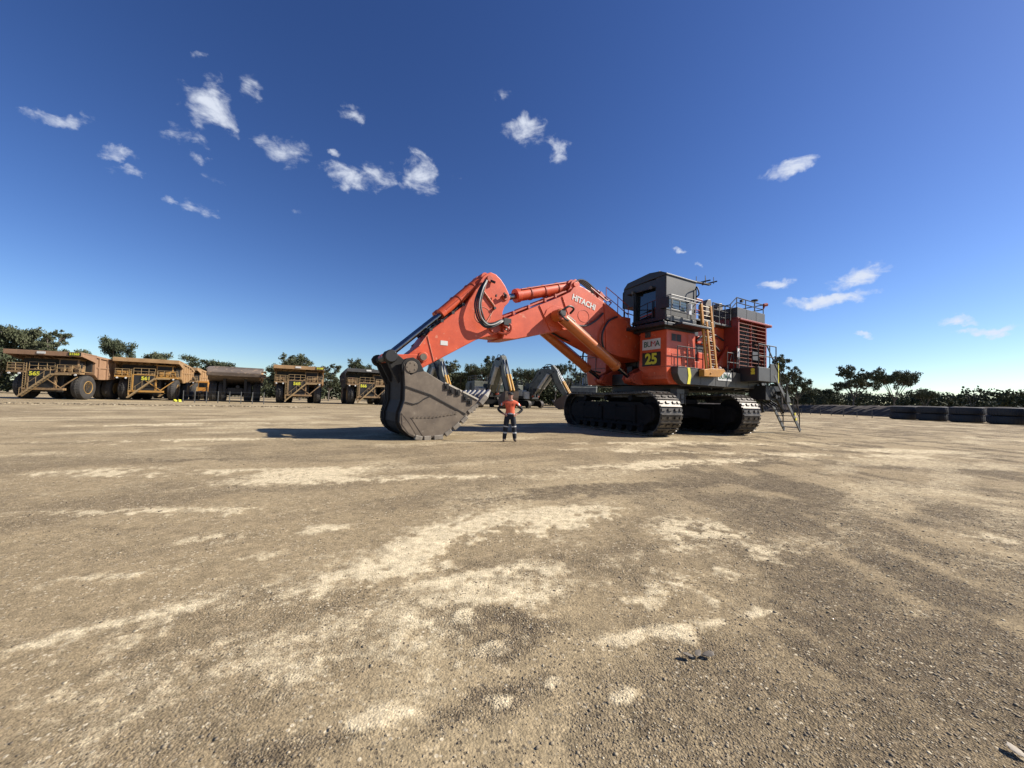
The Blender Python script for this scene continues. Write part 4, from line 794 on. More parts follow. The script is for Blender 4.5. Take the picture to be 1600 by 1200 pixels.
# ---------------------------------------------------------------- pale grey excavators behind
ex_g = mat('faded_grey_white', (.165, .172, .142), (.085, .09, .075), rough=.5, scale=1, c3=(.36, .33, .28), t3=.6)
ex_g2 = mat('faded_white', (.55, .54, .50), (.42, .41, .37), rough=.5, scale=1.5, c3=(.3, .26, .2), t3=.62)
gold = mat('gold_cylinder', (.62, .33, .04), (.5, .26, .04), rough=.35, scale=1)
rust = mat('rusty_bucket', (.10, .065, .045), (.07, .05, .04), rough=.6, scale=1.5, c3=(.17, .12, .09), t3=.6)
def grey_excavator(loc, rz, label, sc_=1.0):
    e = empty('grey_excavator', loc, rz); e.scale = (sc_,)*3; tag(e, label, 'excavator', 'pale grey excavators parked behind')
    for s in (-1, 1): crawler(e, s*2.3, 0, hl=2.7, Rr=.85, wd=.95, nsh=40, detail=False, fm=track_d)
    q = MB(); q.box(-1.8, 1.8, -1.9, 1.9, .7, 1.5); q.cyl((0, 0, 1.5), (0, 0, 2.0), 1.5, 24); q.build('car_body', track_d, e)
    q = MB(); q.box(-5.0, 2.0, -2.8, 2.8, 2.0, 2.6); q.build('deck', tk_d, e, bevel=.03)
    q = MB(); q.box(-4.2, .4, -2.75, -.95, 2.6, 5.0); q.box(-4.2, -1.2, -.95, 2.75, 2.6, 5.0); hb = q.build('engine_house', ex_g, e, bevel=.06)
    for s in (-1, 1):
        for a in (-2.6, -1.7):
            q = MB(); q.box(a, a+.7, min(s*2.75, s*2.78), max(s*2.75, s*2.78), 3.0, 4.7)
            for k in range(10): q.box(a+.04, a+.66, min(s*2.78, s*2.82), max(s*2.78, s*2.82), 3.05+k*.165, 3.12+k*.165)
            q.build('vent', dark_p, hb)
    q = MB(); q.prism([(-4.2, 2.3), (-5.1, 2.4), (-5.3, 3.2), (-5.1, 4.6), (-4.2, 4.8)], -2.75, 2.75); q.build('counterweight', ex_g, e, bevel=.08)
    q = MB(); q.rail([(-4.0, -2.6, 5.0), (-2.5, -2.6, 5.0), (-1, -2.6, 5.0), (.3, -2.6, 5.0), (.3, -1.2, 5.0)], 1.0, .04); q.rail([(-4.0, 2.6, 5.0), (-2.5, 2.6, 5.0), (-1.3, 2.6, 5.0)], 1.0, .04); q.cyl((-3, 1, 5), (-3, 1, 6.1), .14, 10); q.build('handrail', dark_p, e)
    q = MB(); q.box(-.6, 1.9, 1.1, 2.75, 3.0, 5.5); q.box(-.7, 2.1, 1.0, 2.85, 5.5, 5.62); cb_ = q.build('cab', ex_g, e, bevel=.05)
    q = MB(); q.box(1.9, 1.92, 1.2, 2.65, 3.6, 5.3); q.build('windscreen', glass, cb_)
    q = MB(); q.box(-.4, 1.6, 2.75, 2.77, 4.1, 5.2); q.build('side_window', glass, cb_)
    q = MB(); q.prism([(1.2, 3.0), (2.0, 5.2), (3.7, 7.7), (4.9, 8.55), (5.6, 8.7), (6.6, 8.5), (8.1, 8.1), (8.2, 7.5), (6.4, 7.3), (5.7, 6.1), (4.2, 4.0), (2.9, 2.7)], -.55, .55); bo = q.build('boom', ex_g, e, bevel=.04)
    q = MB(); q.bar((2.5, .57, 5.3), (4.8, .57, 8.0), .04, .1, up=(0, 1, 0)); q.bar((2.5, -.57, 5.3), (4.8, -.57, 8.0), .04, .1, up=(0, 1, 0)); q.bar((3.6, .4, 7.9), (5.2, .4, 8.85), .1); q.bar((3.6, -.4, 7.9), (5.2, -.4, 8.85), .1); q.prism([(1.7, 3.6), (2.3, 5.2), (3.6, 7.0), (3.9, 6.9), (2.7, 5.0), (2.2, 3.6)], .56, .62); q.prism([(4.6, 6.2), (5.6, 7.6), (6.6, 7.9), (6.6, 7.6), (5.8, 7.2), (4.9, 6.0)], .56, .60); q.cyl((4.6, -.62, 7.6), (4.6, .62, 7.6), .28, 12)
    for k in range(7): q.box(2.2+k*.45, 2.45+k*.45, -.5, .5, 5.3+k*.46, 5.75+k*.46)
    q.build('boom_pipework', dark_p, bo)
    q = MB()
    for k in range(9): a_ = R.uniform(.4, 3.2); y_ = R.uniform(-1.0, 1.0); q.box(a_, a_+.5, y_, y_+.4, 2.4, 2.9+R.random()*1.6)
    for k in range(7): y_ = R.uniform(-.5, .5); q.tube(catmull([(R.uniform(5.4, 6.6), y_, 8.7), (R.uniform(7.2, 8.0), y_*1.5, R.uniform(6.6, 7.6)), (R.uniform(8.0, 9.0), y_, R.uniform(4.4, 5.6)), (R.uniform(9.4, 10.4), y_, 3.2)]), R.uniform(.06, .11))
    for k in range(8): q.tube(catmull([(R.uniform(.2, 1), R.uniform(-.9, .9), 3), (R.uniform(1, 3), R.uniform(-1, 1), R.uniform(3.5, 5)), (R.uniform(2, 3.4), R.uniform(-.8, .8), R.uniform(4, 6))]), .07)
    q.build('hose_bundle', dark_p, e)
    q = MB(); q.box(1.9, 2.5, -2.7, -1.2, 2.0, 3.6); q.box(-1.0, 1.6, -2.7, -1.2, 2.6, 3.9); q.build('front_boxes', ex_g2, e, bevel=.05)
    q = MB(); q.prism([(7.3, 9.2), (7.8, 9.3), (8.6, 8.4), (9.4, 6.6), (11.6, 2.9), (11.3, 2.4), (10.9, 2.4), (8.6, 5.2), (7.7, 7.2)], -.48, .48); ar = q.build('arm', ex_g, e, bevel=.04)
    q = MB(); q.cyl((8.1, -.55, 7.8), (8.1, .55, 7.8), .22, 14); q.cyl((11.15, -.6, 2.7), (11.15, .6, 2.7), .2, 14); q.build('pin', dark_p, ar)
    for s in (-1, 1):
        ram((6.9, s*.85, 7.2), (4.6, s*.85, 4.4), (3.2, s*.85, 2.6), .32, .16, e, bm_=ex_g2)
        ram((5.3, s*.22, 8.9), (6.4, s*.22, 9.0), (7.5, s*.22, 9.1), .16, .09, e, bm_=dark_p, eye=.14)
        q = MB(); q.cyl((8.6, s*.26, 8.5), (10.3, s*.26, 5.8), .1, 10); ro_ = q.build('cylinder_rod', chrome, e); q = MB(); q.cyl((10.3, s*.26, 5.8), (12.1, s*.26, 3.0), .19, 14); q.build('cylinder_barrel', gold, ro_, smooth=True)
    q = MB(); q.tube(catmull([(5.4, .3, 8.9), (6.3, .5, 9.6), (7.4, .4, 9.3)]), .06); q.tube(catmull([(5.4, -.3, 8.9), (6.3, -.4, 9.5), (7.4, -.3, 9.3)]), .06); q.tube(catmull([(7.9, .5, 8.9), (7.2, .8, 7.6), (7.8, .7, 6.8)]), .05); q.build('hoses', rubber, bo)
    q = MB(); bp = [(12.0, 2.9), (11.9, 1.9), (11.6, .9), (11.0, .25), (10.0, .02), (9.2, .5), (8.7, 1.4), (9.2, 1.9), (10.4, 2.5), (11.2, 2.9)]
    q.prism(bp, 1.15, 1.22); q.prism(bp, -1.22, -1.15)
    for i in range(6):
        a, b = bp[i], bp[i+1]; q.add([(a[0], -1.15, a[1]), (a[0], 1.15, a[1]), (b[0], 1.15, b[1]), (b[0], -1.15, b[1]), (a[0]-.06, -1.15, a[1]+.08), (a[0]-.06, 1.15, a[1]+.08), (b[0]-.06, 1.15, b[1]+.08), (b[0]-.06, -1.15, b[1]+.08)], [(0, 1, 2, 3), (7, 6, 5, 4), (0, 3, 7, 4), (1, 5, 6, 2)])
    bu = q.build('bucket', rust, e, recalc=True)
    for k in range(5):
        q = MB(); q.bar((8.75, -1.1+k*.55, 1.35), (8.35, -1.1+k*.55, 1.85), .16, .14); q.build('tooth', tooth_m, bu, bevel=.02)
    q = MB(); q.bar((12.1, 0, 3.0), (11.3, 0, 3.4), .5, .2); q.bar((12.1, 0, 3.0), (11.8, 0, 2.4), .4, .2); q.build('bucket_link', dark_p, bu)
    return e
grey_excavator((2.6, 80.5, 0), -40, 'pale grey excavator with boom folded to the right, behind the near crawler track', .93)
grey_excavator((-5.0, 77.5, 0), -66, 'pale grey excavator with tall raised boom standing right behind the person', 1.04)
grey_excavator((-18.5, 79, 0), -52, 'pale grey excavator whose boom shows above the big bucket edge', 1.0)
grey_excavator((17.5, 92, 0), 75, 'grey excavator seen from behind, glimpsed under the orange boom cylinders', 1.05)
# drill mast-like poles behind the boom cylinders
pt = MB(); 
for x_ in (0, 1.2, 2.4): pt.cyl((x_, 0, 0), (x_, 0, 12.5), .1, 8)
pt.box(-.6, 3.0, -.2, .2, 12.4, 12.6); pt.box(-.3, 2.7, -.15, .15, 8, 8.2); 
for k in range(4): pt.bar((0, 0, 2+2.2*k), (2.4, 0, 4+2.2*k), .07)
po_ = pt.build('pipe_frame', dark_p, None, loc=(15.2, 92, 0)); tag(po_, 'dark frame of upright poles seen behind the orange boom cylinders', 'frame')
# ---------------------------------------------------------------- fences, tyres
fw = mat('fence_galvanised', (.16, .16, .15), (.11, .11, .105), rough=.5, metal=.4)
def wire_fence(P0, P1, n, h, label, wires=4, post=.06, wr=.012, m=fw):
    f = empty('wire_fence', (P0[0], P0[1], 0)); tag(f, label, 'fence')
    v = Vector((P1[0]-P0[0], P1[1]-P0[1], 0))
    for i in range(n): p = v*(i/(n-1)); q = MB(); q.cyl(p, p+Vector((0, 0, h)), post, 6); q.build('post', m, f)
    for k in range(wires):
        z = h*(.25+.7*k/max(1, wires-1)); q = MB(); q.tube([Vector((0, 0, z)), v+Vector((0, 0, z))], wr, 4); q.build('wire', m, f)
    return f
wire_fence((-47.3, 55.5), (-36.2, 56.3), 8, 1.7, 'low grey post and rail fence in front of the rusty tray truck', wires=3, post=.06, wr=.025)
wire_fence((66.5, 71), (78, 118), 12, 1.4, 'wire fence running from the tyre wall back toward the stairs', wires=4, post=.07, wr=.02)
def tyre_stack(x, y, rz, dt, db):
    for lvl, lab in ((0, 'bottom tyre of '+db), (1, 'top tyre of '+db)):
        r = 1.8; wd = 1.12
        q = MB(); h = wd/2
        q.lathe([(-h*.9, r*.50), (-h, r*.6), (-h*.98, r*.84), (-h*.84, r*.96), (-h*.5, r), (h*.5, r), (h*.84, r*.96), (h*.98, r*.84), (h, r*.6), (h*.9, r*.50), (h*.5, r*.56), (-h*.5, r*.56)], (0, 0, 0), 'z', 40)
        for k in range(34):
            q.T = Matrix.Rotation(2*math.pi*k/34, 4, 'Z'); q.box(r*.965, r*1.008, -.05, .05, -h*.8, h*.8)
        q.T = None
        o = q.build('stacked_tyre', mat('old_tyre', (.04, .042, .045), (.028, .029, .032), rough=.7, scale=2, c3=(.075, .07, .06), t3=.62), None, smooth=True, loc=(x+(.06 if lvl else 0), y-(.05 if lvl else 0), h+lvl*wd))
        o.rotation_euler = (0, 0, rz); tag(o, lab, 'tyre', 'tyres stacked flat in pairs along the fence')
names = ['the tyre pair farthest left, beside the wire fence', 'the second tyre pair from the fence', 'the third tyre pair from the fence', 'the fourth tyre pair from the fence', 'the fifth tyre pair, nearest the right edge of the picture', 'the sixth tyre pair, cut off by the right edge']
for k, y_ in enumerate((66.3, 62.0, 57.2, 52.6, 48.2, 44.0)): tyre_stack(67.6+.15*(k % 2), y_, k*.4, None, names[k])

# ---------------------------------------------------------------- person
def make_person():
    root = empty('person', (-.04, 14.06, 0)); root.rotation_euler = (0, 0, rad(3))
    tag(root, 'person in orange work shirt and navy trousers, hands on hips beside the bucket', 'person')
    J = [((0, 0, .96), (.165, .125)), ((0, 0, 1.10), (.165, .125)), ((0, -.01, 1.28), (.19, .13)), ((0, .005, 1.41), (.17, .105)), ((0, .0, 1.52), (.062, .062)), ((0, -.015, 1.60), (.075, .085)), ((0, -.01, 1.70), (.082, .098)), ((0, 0, 1.765), (.06, .07))]
    E_ = [(i, i+1) for i in range(7)]
    for s in (-1, 1):
        b0 = len(J)
        J += [((s*.20, .01, 1.415), (.085, .085)), ((s*.32, .03, 1.30), (.075, .075)), ((s*.45, .06, 1.16), (.056, .056)), ((s*.345, .0, 1.07), (.048, .048)), ((s*.235, -.06, 1.0), (.03, .034)), ((s*.18, -.10, .965), (.022, .04))]
        E_ += [(3, b0)]+[(b0+i, b0+i+1) for i in range(5)]
        b1 = len(J)
        J += [((s*.10, 0, .88), (.115, .12)), ((s*.135, -.01, .66), (.105, .105)), ((s*.155, -.015, .48), (.092, .092)), ((s*.175, .0, .28), (.085, .085)), ((s*.19, .015, .10), (.074, .074)), ((s*.20, -.03, .055), (.052, .05)), ((s*.225, -.15, .045), (.048, .04))]
        E_ += [(0, b1)]+[(b1+i, b1+i+1) for i in range(6)]
    me = bpy.data.meshes.new('body'); me.from_pydata([j[0] for j in J], E_, [])
    o = bpy.data.objects.new('body_tmp', me); COL.objects.link(o)
    o.modifiers.new('s', 'SKIN')
    for i, v in enumerate(me.skin_vertices[0].data): v.radius = J[i][1]; v.use_root = (i == 0)
    ss = o.modifiers.new('u', 'SUBSURF'); ss.levels = ss.render_levels = 2
    dg = bpy.context.evaluated_depsgraph_get(); m2 = bpy.data.meshes.new_from_object(o.evaluated_get(dg)); bpy.data.objects.remove(o)
    skin = mat('skin', (.50, .27, .19), (.42, .21, .15), rough=.5, scale=12); shirt = mat('orange_shirt', (.85, .15, .06), (.60, .09, .04), rough=.75, c3=(.85, .5, .38), t3=.63, scale=7, bump=.004, bscale=14)
    navy = mat('navy_cloth', (.011, .014, .026), (.007, .009, .017), rough=.8, scale=9, bump=.004, bscale=16); blk = mat('black_sleeve', (.014, .014, .017), (.02, .02, .024), rough=.8, scale=9)
    refl = mat('reflective_band', (.62, .63, .62), (.5, .5, .5), rough=.35); boot = mat('boot_leather', (.16, .11, .07), (.10, .07, .05), rough=.7, scale=14)
    for m in (skin, shirt, navy, blk, refl, boot): m2.materials.append(m)
    for f in m2.polygons:
        c = f.center; x, z = abs(c.x), c.z
        if z > 1.49 and x < .13: k = 0
        elif z < .115: k = 5
        elif z < 1.0 and x < .16+.1 and not (x > .155 and z > .93 and c.y < -.05): k = 4 if (.295 < z < .345 or .53 < z < .58) else 2
        elif x > .155 and z < 1.03 and c.y < -.04: k = 0
        elif z >= .93 and (x < .19 or z > 1.28 + (.30-x)*1.2): k = 4 if (z < 1.03 and x < .2) else 1
        elif x > .19 and z < 1.06: k = 0 if z < 1.03 and x < .26 else 3
        else: k = 3
        if x > .3 and z > 1.0: k = 3 if z < 1.31 else 1
        if k == 1 and .30 < x < .34 and z > 1.25: k = 4
        if k == 1 and z > 1.455 and x < .09: k = 2
        if x > .3 and z > 1.0 and (x-.30)+(1.33-z) > .09: k = 3
        f.material_index = k
    m2.polygons.foreach_set('use_smooth', [True]*len(m2.polygons))
    body = bpy.data.objects.new('body', m2); link(body, root)
    # hands: five fingers each, folded over the hip
    for s in (-1, 1):
        q = MB()
        for k in range(4): q.tube(catmull([(s*.185, -.10, .985-k*.019), (s*.155, -.128, .98-k*.019), (s*(.115+.006*abs(k-1)), -.135, .972-k*.019)], 4), .0095-.0006*k, 6)
        q.tube(catmull([(s*.205, -.07, .99), (s*.20, -.03, 1.0), (s*.185, .02, 1.0)], 4), .011, 6)
        q.build('hand', skin, body, smooth=True)
    q = MB(); q.tube([(0, -.098, 1.685), (0, -.118, 1.66), (0, -.112, 1.648)], .012, 6); q.build('nose', skin, body, smooth=True)
    for s in (-1, 1):
        q = MB(); q.cyl((s*.032, -.100, 1.69), (s*.032, -.105, 1.69), .010, 8); q.build('eye', blk, body)
        q = MB(); q.cyl((s*.082, .0, 1.67), (s*.094, .004, 1.67), .026, 8); q.build('ear', skin, body)
    q = MB(); q.bar((-.022, -.094, 1.622), (.022, -.094, 1.622), .006, .008); q.build('mouth', mat('lips', (.3, .1, .08), rough=.5), body)
    q = MB(); q.lathe([(0, .096), (.03, .1), (.065, .088), (.09, .055), (.098, .01)], (0, -.005, 1.70), 'z', 20)
    q.prism([(-.075, -.08), (-.05, -.15), (0, -.175), (.05, -.15), (.075, -.08)], 1.705, 1.715, 'z'); q.build('cap', blk, body, smooth=True)
    q = MB(); q.lathe([(0, .158), (.035, .158)], (0, 0, 0), 'z', 8) if False else None
    q = MB(); q.tube([(.155*math.cos(t*math.pi/12), .12*math.sin(t*math.pi/12), .985) for t in range(25)], .017, 6); q.build('belt', blk, body)
    for s in (-1, 1):
        q = MB(); q.prism([(s*.04, 1.28), (s*.12, 1.28), (s*.12, 1.38), (s*.04, 1.38)], -.135, -.128); q.build('pocket', shirt, body)
    return root
make_person()
# ---------------------------------------------------------------- trees
leaf_a = mat('gum_leaves', (.125, .135, .075), (.070, .080, .045), rough=.8, spec=.15, scale=.35, c3=(.15, .15, .09), t3=.56)
leaf_b = mat('gum_leaves_dark', (.095, .110, .062), (.055, .066, .038), rough=.8, spec=.15, scale=.35, c3=(.12, .125, .07), t3=.58)
bark = mat('gum_bark', (.17, .145, .12), (.08, .065, .055), rough=.8, scale=.8, stretch=(1, 1, .2))
rng = np.random.default_rng(5)
def leaf_quads(C, Rd, n, size, flat=.65, shell=.15):
    """n small leaf clusters around centres C (m,3) with radii Rd"""
    m = len(C); w_ = Rd**2.2; idx = rng.choice(m, n, p=w_/w_.sum())
    d = rng.normal(size=(n, 3)); d /= np.linalg.norm(d, axis=1)[:, None]
    rr = (shell+(1-shell)*rng.random(n))*(.75+.4*rng.random(n)); p = C[idx]+d*rr[:, None]*Rd[idx][:, None]*np.array([1, 1, flat])
    a = rng.normal(size=(n, 3)); a /= np.linalg.norm(a, axis=1)[:, None]; b = np.cross(a, rng.normal(size=(n, 3))); b /= np.linalg.norm(b, axis=1)[:, None]
    s = size*(.6+.8*rng.random(n))[:, None]; a = a*s; b = b*s*.6
    v = np.stack([p-a, p+b*.9, p+a, p-b], 1).reshape(-1, 3); return v
def quads_mesh(name, v, material):
    n = len(v)//4; me = bpy.data.meshes.new(name); me.vertices.add(len(v)); me.vertices.foreach_set('co', v.ravel())
    me.loops.add(4*n); me.loops.foreach_set('vertex_index', np.arange(4*n)); me.polygons.add(n); me.polygons.foreach_set('loop_start', np.arange(n)*4); me.polygons.foreach_set('loop_total', np.full(n, 4))
    me.update(calc_edges=True); me.materials.append(material); return me
def tree_proto(seed, H, W, style, leaf, n=4200):
    r = random.Random(seed); q = MB(); cs, rs = [], []
    fork = H*{'dense': .18, 'open': .36, 'umbrella': .34, 'tall': .3, 'bare': .3}[style]; q.T = None
    lean = r.uniform(-.06, .06)*H
    q.tube(catmull([(0, 0, 0), (lean*.3, r.uniform(-.2, .2), fork*.5), (lean, 0, fork)], 4), H*.018, 7)
    nb = {'dense': 9, 'open': 8, 'umbrella': 9, 'tall': 9, 'bare': 6}[style]
    for i in range(nb):
        t = 2*math.pi*(i+r.random()*.6)/nb; reach = W/2*(.55+.45*r.random())
        top = H*{'dense': r.uniform(.35, .93), 'open': r.uniform(.55, .95), 'umbrella': r.uniform(.74, .92), 'tall': r.uniform(.45, .96), 'bare': r.uniform(.6, .95)}[style]
        if style in ('tall', 'dense') and top > .75*H: reach *= .55
        e = Vector((lean+reach*math.cos(t), reach*math.sin(t), top)); s = Vector((lean, 0, fork*(.85+.15*r.random())))
        mid = s.lerp(e, .5)+Vector((0, 0, -.03*H+.05*H*r.random()))
        q.tube(catmull([s, mid, e], 3), H*.0075, 5)
        for j in range({'dense': 5, 'open': 14, 'umbrella': 14, 'tall': 13, 'bare': 4}[style]):
            tt = r.uniform(.5, 1.05); e2 = mid.lerp(e, tt)+Vector((r.uniform(-1, 1)*W*.19, r.uniform(-1, 1)*W*.19, r.uniform(-.4, 1)*H*.07)); q.tube([mid.lerp(e, tt*.8), e2], H*.003, 4)
            cs.append(e2); rs.append(W*{'dense': r.uniform(.11, .17), 'open': r.uniform(.06, .13), 'umbrella': r.uniform(.06, .12), 'tall': r.uniform(.07, .13), 'bare': r.uniform(.04, .07)}[style])
    if style == 'dense':
        for k in range(8): cs.append(Vector((r.uniform(-.3, .3)*W, r.uniform(-.3, .3)*W, H*r.uniform(.3, .8)))); rs.append(W*.16)
    C = np.array([tuple(c) for c in cs]); Rr_ = np.array(rs)
    v = leaf_quads(C, Rr_, int(n*2.1), .25)
    # second level: little tufts so that the outline is ragged
    tuft = C[rng.choice(len(C), 60)]+rng.normal(size=(60, 3))*W*.03; v = np.concatenate([v, leaf_quads(tuft, np.full(60, W*.045), n//5, .22)])
    tr = q; trunk = tr.build('trunk', bark, None, smooth=True); COL.objects.unlink(trunk); tm = trunk.data; bpy.data.objects.remove(trunk)
    return tm, quads_mesh('crown', v, leaf), H
PR = {'dense': tree_proto(1, 14, 13, 'dense', leaf_b, 6500), 'dense2': tree_proto(2, 12, 12, 'dense', leaf_a, 5500), 'open': tree_proto(3, 15, 11, 'open', leaf_a, 3600), 'open2': tree_proto(8, 15, 13, 'open', leaf_b, 4200),
      'umb': tree_proto(4, 13, 16, 'umbrella', leaf_b, 4200), 'tall': tree_proto(5, 18, 10, 'tall', leaf_a, 4600), 'tall2': tree_proto(6, 17, 11, 'tall', leaf_b, 4600), 'bare': tree_proto(7, 13, 9, 'bare', leaf_a, 900)}
TREES = [  # world x, distance y, height, width factor, kind, label
(-126.4, 95, 18.2, 0.62, 'dense', 'broad dense gum tree at the left edge, behind the first haul truck'),
(-123.8, 98, 18.4, 0.55, 'dense2', 'second tree from the left edge, merging into the big crowns behind truck 565'),
(-115.3, 96, 16.4, 0.68, 'tall', 'ragged tall gum tree ending the high group behind truck 565'),
(-120.9, 105, 13.9, 0.55, 'dense2', 'short round tree just right of the high group behind truck 565'),
(-102.8, 100, 15.8, 0.55, 'dense', 'round dense dark tree alone between trucks 565 and 561'),
(-100.7, 108, 13.8, 0.63, 'dense2', 'wide low dense tree above the canopy of truck 561'),
(-99.1, 115, 10.9, 0.57, 'dense', 'small dark tree over the half hidden truck'),
(-85.3, 108, 11.6, 1.15, 'dense', 'very broad domed tree behind the rusty tray truck'),
(-66.8, 110, 11.8, 0.64, 'dense2', 'round tree just left of the canopy of truck 568'),
(-61.6, 112, 14.2, 1.01, 'open', 'open branched gum rising highest over truck 568'),
(-49.9, 105, 10.3, 1.0, 'tall', 'slim leafy gum between trucks 568 and 566'),
(-47.3, 120, 13.2, 0.78, 'open2', 'airy gum tree above the dark tray of truck 566'),
(-41.1, 125, 7.8, 1.01, 'dense2', 'low round tree behind the bucket hinge'),
(-20.4, 112, 14.0, 0.82, 'open', 'thin spreading gum just above the bucket edge'),
(-27.1, 120, 9.9, 1.06, 'dense', 'dark rounded tree behind the bucket side'),
(-15.5, 118, 10.6, 1.1, 'dense', 'dark dense tree right of the bucket edge'),
(-9.5, 116, 12.8, 0.55, 'umb', 'flat topped gum left of the tall grey boom'),
(-5.4, 124, 15.7, 0.81, 'tall2', 'tall gum behind the tall grey boom'),
(5.5, 120, 12.1, 0.59, 'umb', 'flat crowned gum right of the tall grey boom'),
(13.2, 118, 13.2, 0.75, 'open2', 'two headed gum over the grey excavator boom'),
(15.7, 112, 13.4, 0.6, 'bare', 'sparse pale gum beside the folded grey boom'),
(22.7, 122, 12.4, 0.81, 'dense2', 'dark tree behind the orange boom cylinders'),
(33.2, 125, 11.8, 1.1, 'dense', 'dark tree under the orange boom foot'),
(45.8, 125, 11.1, 1.05, 'dense2', 'tree hidden mostly behind the orange machine'),
(58.0, 120, 10.1, 1.34, 'dense', 'shaded tree seen between the two crawler tracks'),
(68.8, 118, 10.7, 1.11, 'dense2', 'shaded tree seen behind the far crawler track'),
(64.7, 92, 14.3, 0.69, 'tall', 'tall leaning gum directly behind the boarding stairs'),
(65.0, 100, 10.8, 1.0, 'tall2', 'dark gum left of the boarding stairs'),
(74.5, 100, 10.7, 0.55, 'open2', 'medium gum just right of the boarding stairs'),
(97.5, 125, 9.3, 0.77, 'dense2', 'low round tree right of the stairs'),
(106.6, 130, 8.9, 0.81, 'dense', 'second low round tree right of the stairs'),
(104.7, 118, 15.7, 0.79, 'open', 'tall forked gum, left one of the pair on the right'),
(115.1, 116, 14.1, 0.6, 'umb', 'spreading flat topped gum, right one of the pair on the right'),
(139.5, 130, 8.9, 0.55, 'umb', 'small flat tree behind the tyre wall'),
(151.2, 126, 10.2, 0.65, 'bare', 'thin bare topped gum standing above the far bushland'),
(171.7, 135, 9.0, 0.62, 'dense2', 'low tree near the right edge above the tyres')]
for i, (x, y, h, wf, k, lab) in enumerate(TREES):
    tm, cm, H = PR[k]; t = empty('gum_tree', (x, y, -.2), R.uniform(0, 360)); s = h/H; t.scale = (s*wf, s*wf, s); tag(t, lab, 'tree', 'gum trees around the yard')
    for nm, m in (('trunk', tm), ('crown', cm)): link(bpy.data.objects.new(nm, m), t)
# far-off scrub that reads as one mass
def scrub(name, label, az0, az1, r0, r1, hmin, hmax, n, seed, mat_, size=.42):
    g = np.random.default_rng(seed); m = int((az1-az0)*5.5)
    az_ = np.radians(g.uniform(az0, az1, m)); rr = g.uniform(r0, r1, m); h = g.uniform(hmin, hmax, m)
    C, Rd = [], []
    for a, r_, hh in zip(az_, rr, h):
        for k in range(7):
            rad_ = g.uniform(.14, .26)*hh; C.append((r_*math.sin(a)+g.normal()*hh*.25, r_*math.cos(a)+g.normal()*hh*.25, min(hh-rad_*.5, g.uniform(.1, .95)*hh))); Rd.append(rad_)
    v = leaf_quads(np.array(C), np.array(Rd), n, size, .8)
    o = bpy.data.objects.new(name, quads_mesh(name, v, mat_)); link(o); tag(o, label, 'woodland', kind='stuff'); return o
scrub('bushland', 'dark band of low bushland behind the parked machines', -62, 8, 165, 205, 5, 9, 100000, 3, leaf_b)
scrub('bushland', 'taller bushland in the gap behind the grey excavators', -18, 10, 130, 160, 7, 11, 45000, 9, leaf_b)
scrub('bushland', 'far dark band of bushland beyond the dirt bank and the tyres', 8, 62, 195, 250, 5.5, 10, 100000, 4, leaf_b)
# dirt bank behind the fence and tyres, distant hills
def bank(name, pts, h, wd, material, seed):
    g = random.Random(seed); vs, fs = [], []; P = [Vector(p) for p in pts]; N = 160; n = 9
    L_ = [(P[i+1]-P[i]).length for i in range(len(P)-1)]; tot = sum(L_)
    for i in range(N+1):
        s = tot*i/N; k = 0
        while k < len(L_)-1 and s > L_[k]: s -= L_[k]; k += 1
        p = P[k].lerp(P[k+1], min(1, s/L_[k])); d = (P[k+1]-P[k]).normalized(); nr = Vector((-d.y, d.x, 0))
        for j in range(n):
            t = j/(n-1)*2-1; z = h*max(0, (1-abs(t)**1.6))*(1+.12*mnoise.noise(Vector((i*.12, j*.5, seed))))-.05
            q_ = p+nr*t*wd/2+Vector((g.uniform(-.3, .3), g.uniform(-.3, .3), z+(g.uniform(-.08, .08) if 0 < j < n-1 else 0))); vs.append(q_)
    fs = [(i*n+j, i*n+j+1, (i+1)*n+j+1, (i+1)*n+j) for i in range(N) for j in range(n-1)]
    q = MB(); q.add(vs, fs); o = q.build(name, material, None); return tag(o, kind='structure')
bank_m = mat('bank_soil', (.10, .075, .055), (.065, .05, .038), rough=.9, scale=.5, c3=(.15, .12, .085), t3=.6, stretch=(1, 1, 3))
bank('dirt_bank', [(60, 175, 0), (92, 120, 0), (86, 74, 0), (80, 30, 0)], 2.55, 9, bank_m, 2)
hm = mat('hill_bush', (.05, .065, .05), (.04, .055, .042), rough=.9, scale=.01)
q = MB(); N = 80
for i in range(N+1):
    a = rad(35+i*.75); r_ = 2600; hgt = 75*max(0, math.sin(i/N*math.pi))*(1+.35*mnoise.noise(Vector((i*.11, 1, 0))))
    q.v += [(r_*math.sin(a), r_*math.cos(a), -3), ((r_+250)*math.sin(a), (r_+250)*math.cos(a), hgt*.75), ((r_+500)*math.sin(a), (r_+500)*math.cos(a), hgt), ((r_+1200)*math.sin(a), (r_+1200)*math.cos(a), -3)]
for i in range(N):
    for j in range(3): q.f.append((i*4+j, i*4+j+1, (i+1)*4+j+1, (i+1)*4+j)); q.mi.append(0)
tag(q.build('hills', hm, None, smooth=True), kind='structure')

